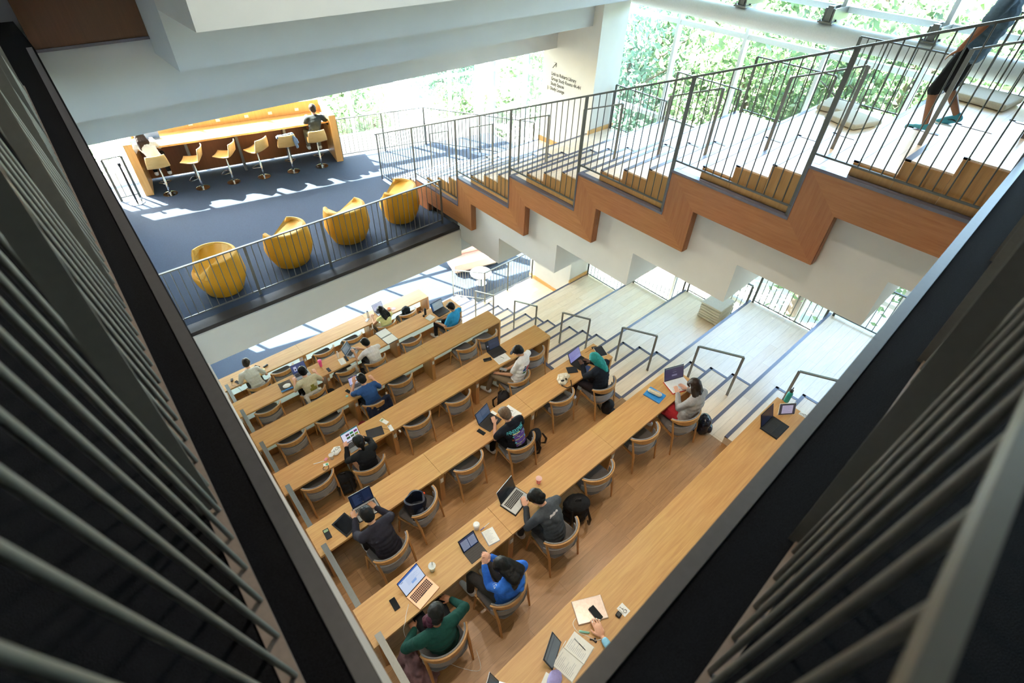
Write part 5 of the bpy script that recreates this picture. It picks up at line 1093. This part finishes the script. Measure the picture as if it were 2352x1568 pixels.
# ================================================================ upper lounge
def armchair_proto():
    t = empty('tub_armchair', (0, 0, 0)); n = 48
    def rim(a):    # a=0 at the open front (+Y)
        q = min(1, max(0, (abs((a+PI) % (2*PI)-PI)-.62)/.42)); q = q*q*(3-2*q); return .41+.31*q
    def shell(name, prof, mat):
        v = []; f = []; m_ = len(prof(0))
        for k in range(n):
            a = 2*PI*k/n
            for (r_, z_) in prof(a): v.append((r_*math.sin(a), r_*math.cos(a)*.94, z_))
        for k in range(n):
            k2 = (k+1) % n
            for i in range(m_-1): f.append([k*m_+i, k2*m_+i, k2*m_+i+1, k*m_+i+1])
        f.append([k*m_ for k in range(n)][::-1]); f.append([k*m_+m_-1 for k in range(n)]); return MB().add(v, f).obj(name, mat, t, smooth=True)
    def outer(a): R_ = rim(a); return [(.255, 0), (.30, .02), (.385, .22), (.415, .34), (.41, .42*.95), (.395, max(.41, R_*.82)), (.37, R_-.012), (.352, R_)]
    def inner(a): R_ = rim(a); return [(.352, R_), (.325, R_+.006), (.30, R_-.015), (.285, max(.40, R_*.75)), (.29, .385), (.1, .375)]
    v = outer; shell('shell', outer, M_YEL); shell('lining', inner, M_YEL2)
    m = MB(); m.lathe([(.10, .36), (.265, .365), (.288, .39), (.285, .43), (.25, .452), (.02, .458)], seg=40); m.obj('seat_cushion', M_YEL, t, smooth=True)
    return t
AC = armchair_proto()
for i, (x, y, a, lab) in enumerate([(-1.16, -1.42, 96, 'mustard tub armchair nearest the left ledge, opening turned to the left'), (.28, -1.32, 30, 'second mustard tub armchair from the left ledge'), (1.66, -1.26, 0, 'third mustard tub armchair from the left, back squarely to the railing'), (3.06, -1.20, 40, 'mustard tub armchair nearest the zigzag staircase')]):
    o = AC if i == 0 else copytree(AC); o.location = (x, y, 4.024); o.rotation_euler = (0, 0, R(a)); o.scale = (1.2, 1.2, 1.12); tag(o, lab, 'armchair', 'mustard tub armchairs along the balcony railing')
# bar counter
ca = math.atan2(-1.02, 4.65); t = empty('bar_counter', (-1.28, 3.60, 4.024), ca, label='long oak bar counter with tall end panels by the lounge windows', cat='counter')
Lc = 4.94
MB().box((0, 0, 0), (.18, 1.75, 1.27)).obj('end_panel', M_OAKW, t, bevel=.003); MB().box((Lc-.18, 0, 0), (Lc, 1.75, 1.27)).obj('end_panel', M_OAKW, t, bevel=.003)
MB().box((.18, .12, 1.055), (Lc-.18, 1.0, 1.10)).obj('countertop', M_OAKW, t, bevel=.002); MB().box((.18, 1.0, 1.05), (Lc-.18, 1.04, 1.40)).obj('privacy_screen', M_OAKW, t); MB().box((.18, 1.04, 1.055), (Lc-.18, 1.75, 1.10)).obj('countertop', M_OAKW, t)
MB().box((.18, .92, .035), (Lc-.18, .96, 1.055)).obj('back_panel', M_COUNTER, t)
for u in (1.2, 2.4, 3.6): MB().box((u, .50, .0), (u+.06, .92, 1.05)).obj('support_fin', M_STEEL, t)
for u in (.7, 1.45, 2.1, 2.8, 3.4, 4.1): MB().box((u, .985, 1.18), (u+.1, 1.0, 1.25)).obj('power_outlet', M_WPL, t)
# stools
def stool_proto():
    t = empty('bar_stool', (0, 0, 0))
    MB().lathe([(.165, 0), (.165, .010), (.14, .018), (.03, .030)], seg=32).obj('base_disc', M_CHROME, t, smooth=True); MB().lathe([(.026, .02), (.026, .42), (.018, .43), (.018, .72)], seg=20).obj('column', M_CHROME, t, smooth=True)
    MB().tube([(.02, 0, .27), (.14, .16, .26), (.10, .21, .26), (-.10, .21, .26), (-.14, .16, .26), (-.02, 0, .27)], .009, 8).obj('footrest', M_CHROME, t, smooth=True)
    v = []; f = []; nu, nv = 14, 16
    for j in range(nv+1):
        s_ = j/nv
        for i in range(nu+1):
            u = -1+2*i/nu
            if s_ < .58: yy = .20-.36*(s_/.58); zz = .735+.02*u*u-.02*math.sin(s_/.58*PI); wd = .165+.045*math.sin(min(1, s_/.5)*PI/2)
            else: q = (s_-.58)/.42; yy = -.16-.07*q-.03*math.sin(q*PI/2)+.05*u*u*q; zz = .735+.30*q-.02*(1-q)*0; wd = .21-.035*q*q
            v.append((u*wd*1.18, yy*1.18, .735+(zz-.735)*1.1))
    for j in range(nv):
        for i in range(nu): a = j*(nu+1)+i; f.append([a, a+1, a+nu+2, a+nu+1])
    o = MB().add(v, f).obj('seat_shell', M_STOOL, t, smooth=True); s = o.modifiers.new('t', 'SOLIDIFY'); s.thickness = .02
    return t
SP = stool_proto()
for i, (x, y, a, lab) in enumerate([(-.78, 3.37, -8, 'beech bar stool under the curly-haired sitter, leftmost of the six'), (-.05, 3.22, 62, 'empty turned beech bar stool, second from the left'), (.68, 3.07, 52, 'empty turned beech bar stool, third from the left'), (1.41, 2.90, 28, 'empty beech bar stool, fourth from the left'), (2.16, 2.74, -12, 'beech bar stool with a denim jacket over its back'), (2.91, 2.58, -12, 'beech bar stool under the black-topped sitter, rightmost of the six')]):
    o = SP if i == 0 else copytree(SP); o.location = (x, y, 4.024); o.rotation_euler = (0, 0, R(a)); tag(o, lab, 'bar stool', 'beech bar stools at the counter')
t = empty('denim_jacket', (2.11, 2.52, 4.98), R(-12), label='blue denim jacket hung over a bar stool back', cat='jacket'); m = MB(); m.cap((-.2, 0, .08), .045, (.16, .02, .10), .05); m.cap((.15, 0, .08), .05, (.22, -.03, -.10), .05); m.cap((.2, -.03, -.1), .04, (.22, -.05, -.22), .03); blob('body', m, plain('denim', '#6d7f99', .85), t, .013, 2, disp=.02, dscale=14)
t = empty('stanchion', (-1.53, 3.38, 4.024), label='slim black stanchion post on a round silver base', cat='stanchion'); MB().lathe([(.17, 0), (.17, .012), (.03, .02)], seg=32).obj('base_disc', M_CHROME, t, smooth=True); MB().lathe([(.022, .015), (.022, .95)], seg=14).obj('pole', M_BLK, t, smooth=True); MB().lathe([(.035, .93), (.035, 1.0)], seg=14).obj('belt_head', M_BLK, t, smooth=True)
t = empty('green_folder', (-1.02, 3.72, 5.125), R(20), label='green folder beside the curly-haired sitter at the bar', cat='folder'); MB().box((-.1, -.02, 0), (.1, .02, .22)).obj('body', plain('green_plastic', '#6cc08a', .5), t)
t = empty('blue_case', (-.55, 4.15, 5.125), R(-12), label='blue-grey laptop lid at the left end of the bar', cat='laptop'); MB().box((-.16, 0, 0), (.16, .012, .22)).obj('lid', plain('blue_grey_lid', '#6f86a8', .4), t); MB().box((-.16, -.22, 0), (.16, 0, .012)).obj('base', M_ALUM, t)
# cushions
def cushion(x, y, z, ang, label, w=.62, d=.60, h=.07, tilt=0, group=None):
    t = empty('floor_cushion', (x, y, z), label=label, cat='cushion', group=group, rot=(0, R(tilt), R(ang)))
    m = MB(); m.box((-w/2, -d/2, .004), (w/2, d/2, h)); o = m.obj('body', M_CUSH, t, bevel=.028); o.data.polygons.foreach_set('use_smooth', [True]*len(o.data.polygons)); o.modifiers['b'].segments = 4
    MB().tube([(-w/2-.002, -d/2, h*.5), (w/2, -d/2-.002, h*.5)], .003, 6).obj('seam', M_CUSH, t); return t
cushion(7.86, -8.42, 7.33, -18, 'beige floor cushion lying nearer the camera on the upper bleacher', .66, .62, .09); cushion(8.30, -7.98, 7.33, 6, 'beige floor cushion farther back, beside its turned neighbour on the upper bleacher', .62, .55, .09)
cushion(8.25, -9.90, 7.99, -6, 'long beige floor cushion behind the walking person', .70, .80, .10)
for i in range(6): cushion(8.36+.01*(i % 2), -7.16, 1.985+.076*i, -1+(i % 3), '%s beige cushion of the stack on the lower bleacher, counted from the floor' % ordn[i], .68, .56, .074, group='stacked beige floor cushions')
# sign lettering on the wall
SGN = plain('dark_brown_lettering', '#241e17', .6)
t = empty('wayfinding_lettering', (7.927, -1.16, 6.1), label='dark arrow and four lines of wayfinding lettering on the white wall', cat='sign')
for i, s_ in enumerate(['Link to Robarts Library', 'Group Study Rooms 4A-4H', 'Study Spaces', 'Study Lounge']):
    vs, fs, _ = textpoly(s_, .115, None, align='LEFT', bold=.0025)
    MB().add([(0, -.0-x*.80, .33-.118*i+y*1.0) for x, y in vs], fs).obj('text_line', SGN, t)
MB().add([(0, -.02, .50), (0, -.035, .49), (0, -.15, .62), (0, -.14, .63), ], [(0, 1, 2, 3)]).obj('arrow', SGN, t)
m = MB(); m.beam((0, -.03, .50), (0, -.15, .635), .004, .016, up=(1, 0, 0)); m.beam((0, -.07, .635), (0, -.158, .635), .004, .016, up=(1, 0, 0)); m.beam((0, -.15, .635), (0, -.15, .54), .004, .016, up=(1, 0, 0)); m.obj('arrow_head', SGN, t)
slab('wall_sensor', 7.915, -1.05, 6.05, .02, .03, .10, 0, M_WPL, 'small white wall sensor left of the lettering', 'sensor')
tag(MB().box((7.915, -1.2, 4.2), (7.92, -1.19, 4.21)).obj('wall_screw', M_STEEL), 'tiny steel screw low on the sign wall', 'screw')
# lower lounge furniture seen in the sun
t = empty('round_table', (6.9, .55, -.66), label='round white low table in the sunlit lower lounge', cat='table'); MB().lathe([(.38, .42), (.38, .45)], seg=36).obj('tabletop', M_WPL, t, smooth=False); MB().lathe([(.03, 0), (.03, .42)], seg=12).obj('leg', M_CHROME, t); MB().lathe([(.2, 0), (.2, .012)], seg=24).obj('base_disc', M_CHROME, t)
t = empty('lounge_bench', (7.4, 1.6, -.66), R(-14), label='coral red upholstered bench in the sunlit lower lounge', cat='bench'); MB().box((-.9, -.35, .1), (.9, .35, .42)).obj('seat', plain('coral_upholstery', '#e6bdb4', .8), t, bevel=.03); MB().box((-.9, .25, .42), (.9, .38, .75)).obj('backrest', plain('coral_upholstery', '#e6bdb4', .8), t, bevel=.03); MB().box((-.8, -.25, 0), (.8, .25, .1)).obj('plinth', M_STEEL, t)
# ================================================================ trees and cars outside
random.seed(11)
import numpy as np
def tree(x, y, h, rad, nleaf, seed, mat, label, zc=None, leaf=.17):
    rs = np.random.RandomState(seed); t = empty('tree', (x, y, -.95), label=label, cat='tree', group='trees outside the tall windows')
    zc = zc or h*.58; m = MB(); m.tube([(0, 0, 0), (.1, .05, h*.35), (0, .1, h*.75)], [.2, .15, .06], 10)
    for i in range(7):
        a = i*.9+seed; m.tube([(.05, .05, h*(.28+.06*i)), (math.cos(a)*rad*.35, math.sin(a)*rad*.35, h*(.42+.06*i)), (math.cos(a)*rad*.75, math.sin(a)*rad*.75, h*(.5+.06*i))], [.08, .05, .015], 6)
    m.obj('trunk', plain('tree_bark', '#5d5146', .9), t)
    nc = 38; cen = rs.normal(size=(nc, 3)); cen /= np.linalg.norm(cen, axis=1)[:, None]; cen *= rs.uniform(.35, .95, (nc, 1)); cen *= [rad, rad, h*.42]; cen[:, 2] += zc
    c = cen[rs.randint(nc, size=nleaf)]+rs.normal(size=(nleaf, 3))*rad*.2
    u = rs.normal(size=(nleaf, 3)); u /= np.linalg.norm(u, axis=1)[:, None]; w = rs.normal(size=(nleaf, 3)); w -= (w*u).sum(1)[:, None]*u; w /= np.linalg.norm(w, axis=1)[:, None]
    s = rs.uniform(.6, 1.2, (nleaf, 1))*leaf; V = np.stack([c-u*s, c-w*s*.45, c+u*s, c+w*s*.45], 1).reshape(-1, 3)
    me = bpy.data.meshes.new('crown'); me.vertices.add(len(V)); me.vertices.foreach_set('co', V.ravel().astype('f')); me.loops.add(nleaf*4); me.loops.foreach_set('vertex_index', np.arange(nleaf*4, dtype='i'))
    me.polygons.add(nleaf); me.polygons.foreach_set('loop_start', np.arange(0, nleaf*4, 4, dtype='i')); me.polygons.foreach_set('loop_total', np.full(nleaf, 4, 'i')); me.update(); me.materials.append(mat)
    o = bpy.data.objects.new('crown', me); COL.objects.link(o); o.parent = t; return t
LF1 = leafmat('leaves_bright', '#42563a', '#7d9668'); LF2 = leafmat('leaves_mid', '#3b5036', '#6c8659'); LF3 = leafmat('leaves_cool', '#466050', '#7c9788')
TR = [(14.2, 1.0, 9.0, 2.6, 1, LF3), (14.6, -3.4, 9.2, 2.7, 2, LF1), (14.4, -7.4, 8.6, 2.6, 3, LF2), (15.0, -11.6, 9.2, 2.9, 4, LF1), (18.5, -1.5, 10.5, 3.2, 5, LF2), (18.8, -6.5, 10.0, 3.2, 6, LF1), (19.2, -11.5, 10.5, 3.4, 7, LF2), (18.0, 3.5, 10.0, 3.0, 8, LF1), (23.5, -4.0, 11.5, 3.8, 9, LF1), (24.0, -10.5, 11.5, 3.8, 10, LF2), (15.5, 6.5, 8.5, 2.6, 12, LF1), (19.5, 9.5, 9.0, 2.8, 13, LF2), (14.0, 12.5, 7.5, 2.4, 14, LF3), (8.5, 13.0, 7.0, 2.4, 15, LF1), (24, 4, 11, 3.6, 16, LF2), (30, -7, 12, 4.2, 17, LF1), (29.5, 1, 12, 4.2, 18, LF2)]
for i, (x, y, h, r_, sd_i, mt) in enumerate(TR): tree(x, y, h, r_, 6500 if x < 17 else 5000, sd_i, mt, 'leafy green tree outside the tall windows', leaf=.15 if x < 17 else .2)
for i, (x, y) in enumerate([(4.4, 9.6), (7.4, 8.4), (11.0, 6.6)]): tree(x, y, 5.2, 1.7, 3200, 50+i, LF2, ['low bushy tree outside behind the left slanted column', 'low bushy tree outside between the slanted columns', 'low bushy tree outside behind the sign wall'][i], leaf=.15)
for i, (x, y) in enumerate([(-2.5, 13.5), (2.0, 13.0)]):
    tree(x, y, 8.2, 2.0, 2600, 30+i, LF1, '%s young tree outside beyond the bar counter' % ('left' if i == 0 else 'right'), leaf=.18)
t = empty('parked_car', (13.2, -12.6, -.95), R(80), label='white car parked on the paving outside the right windows', cat='car')
m = MB(); m.prism([(-2.1, .3), (-2.1, .75), (-1.3, .85), (-.7, 1.4), (.7, 1.42), (1.4, .9), (2.15, .75), (2.15, .3)], 'y', -.85, .85); m.obj('car_body', M_WPL, t, bevel=.08)
m = MB(); m.prism([(-1.2, .88), (-.68, 1.34), (.66, 1.36), (1.25, .92)], 'y', -.86, .86); m.obj('side_window', M_SCRN, t)
for wx in (-1.35, 1.35):
    for wy in (-.8, .8):
        w_ = MB().lathe([(.31, -.1), (.31, .1)], seg=20).obj('wheel', M_BLK, t, loc=(wx, wy, .32)); w_.rotation_euler = (R(90), 0, 0)
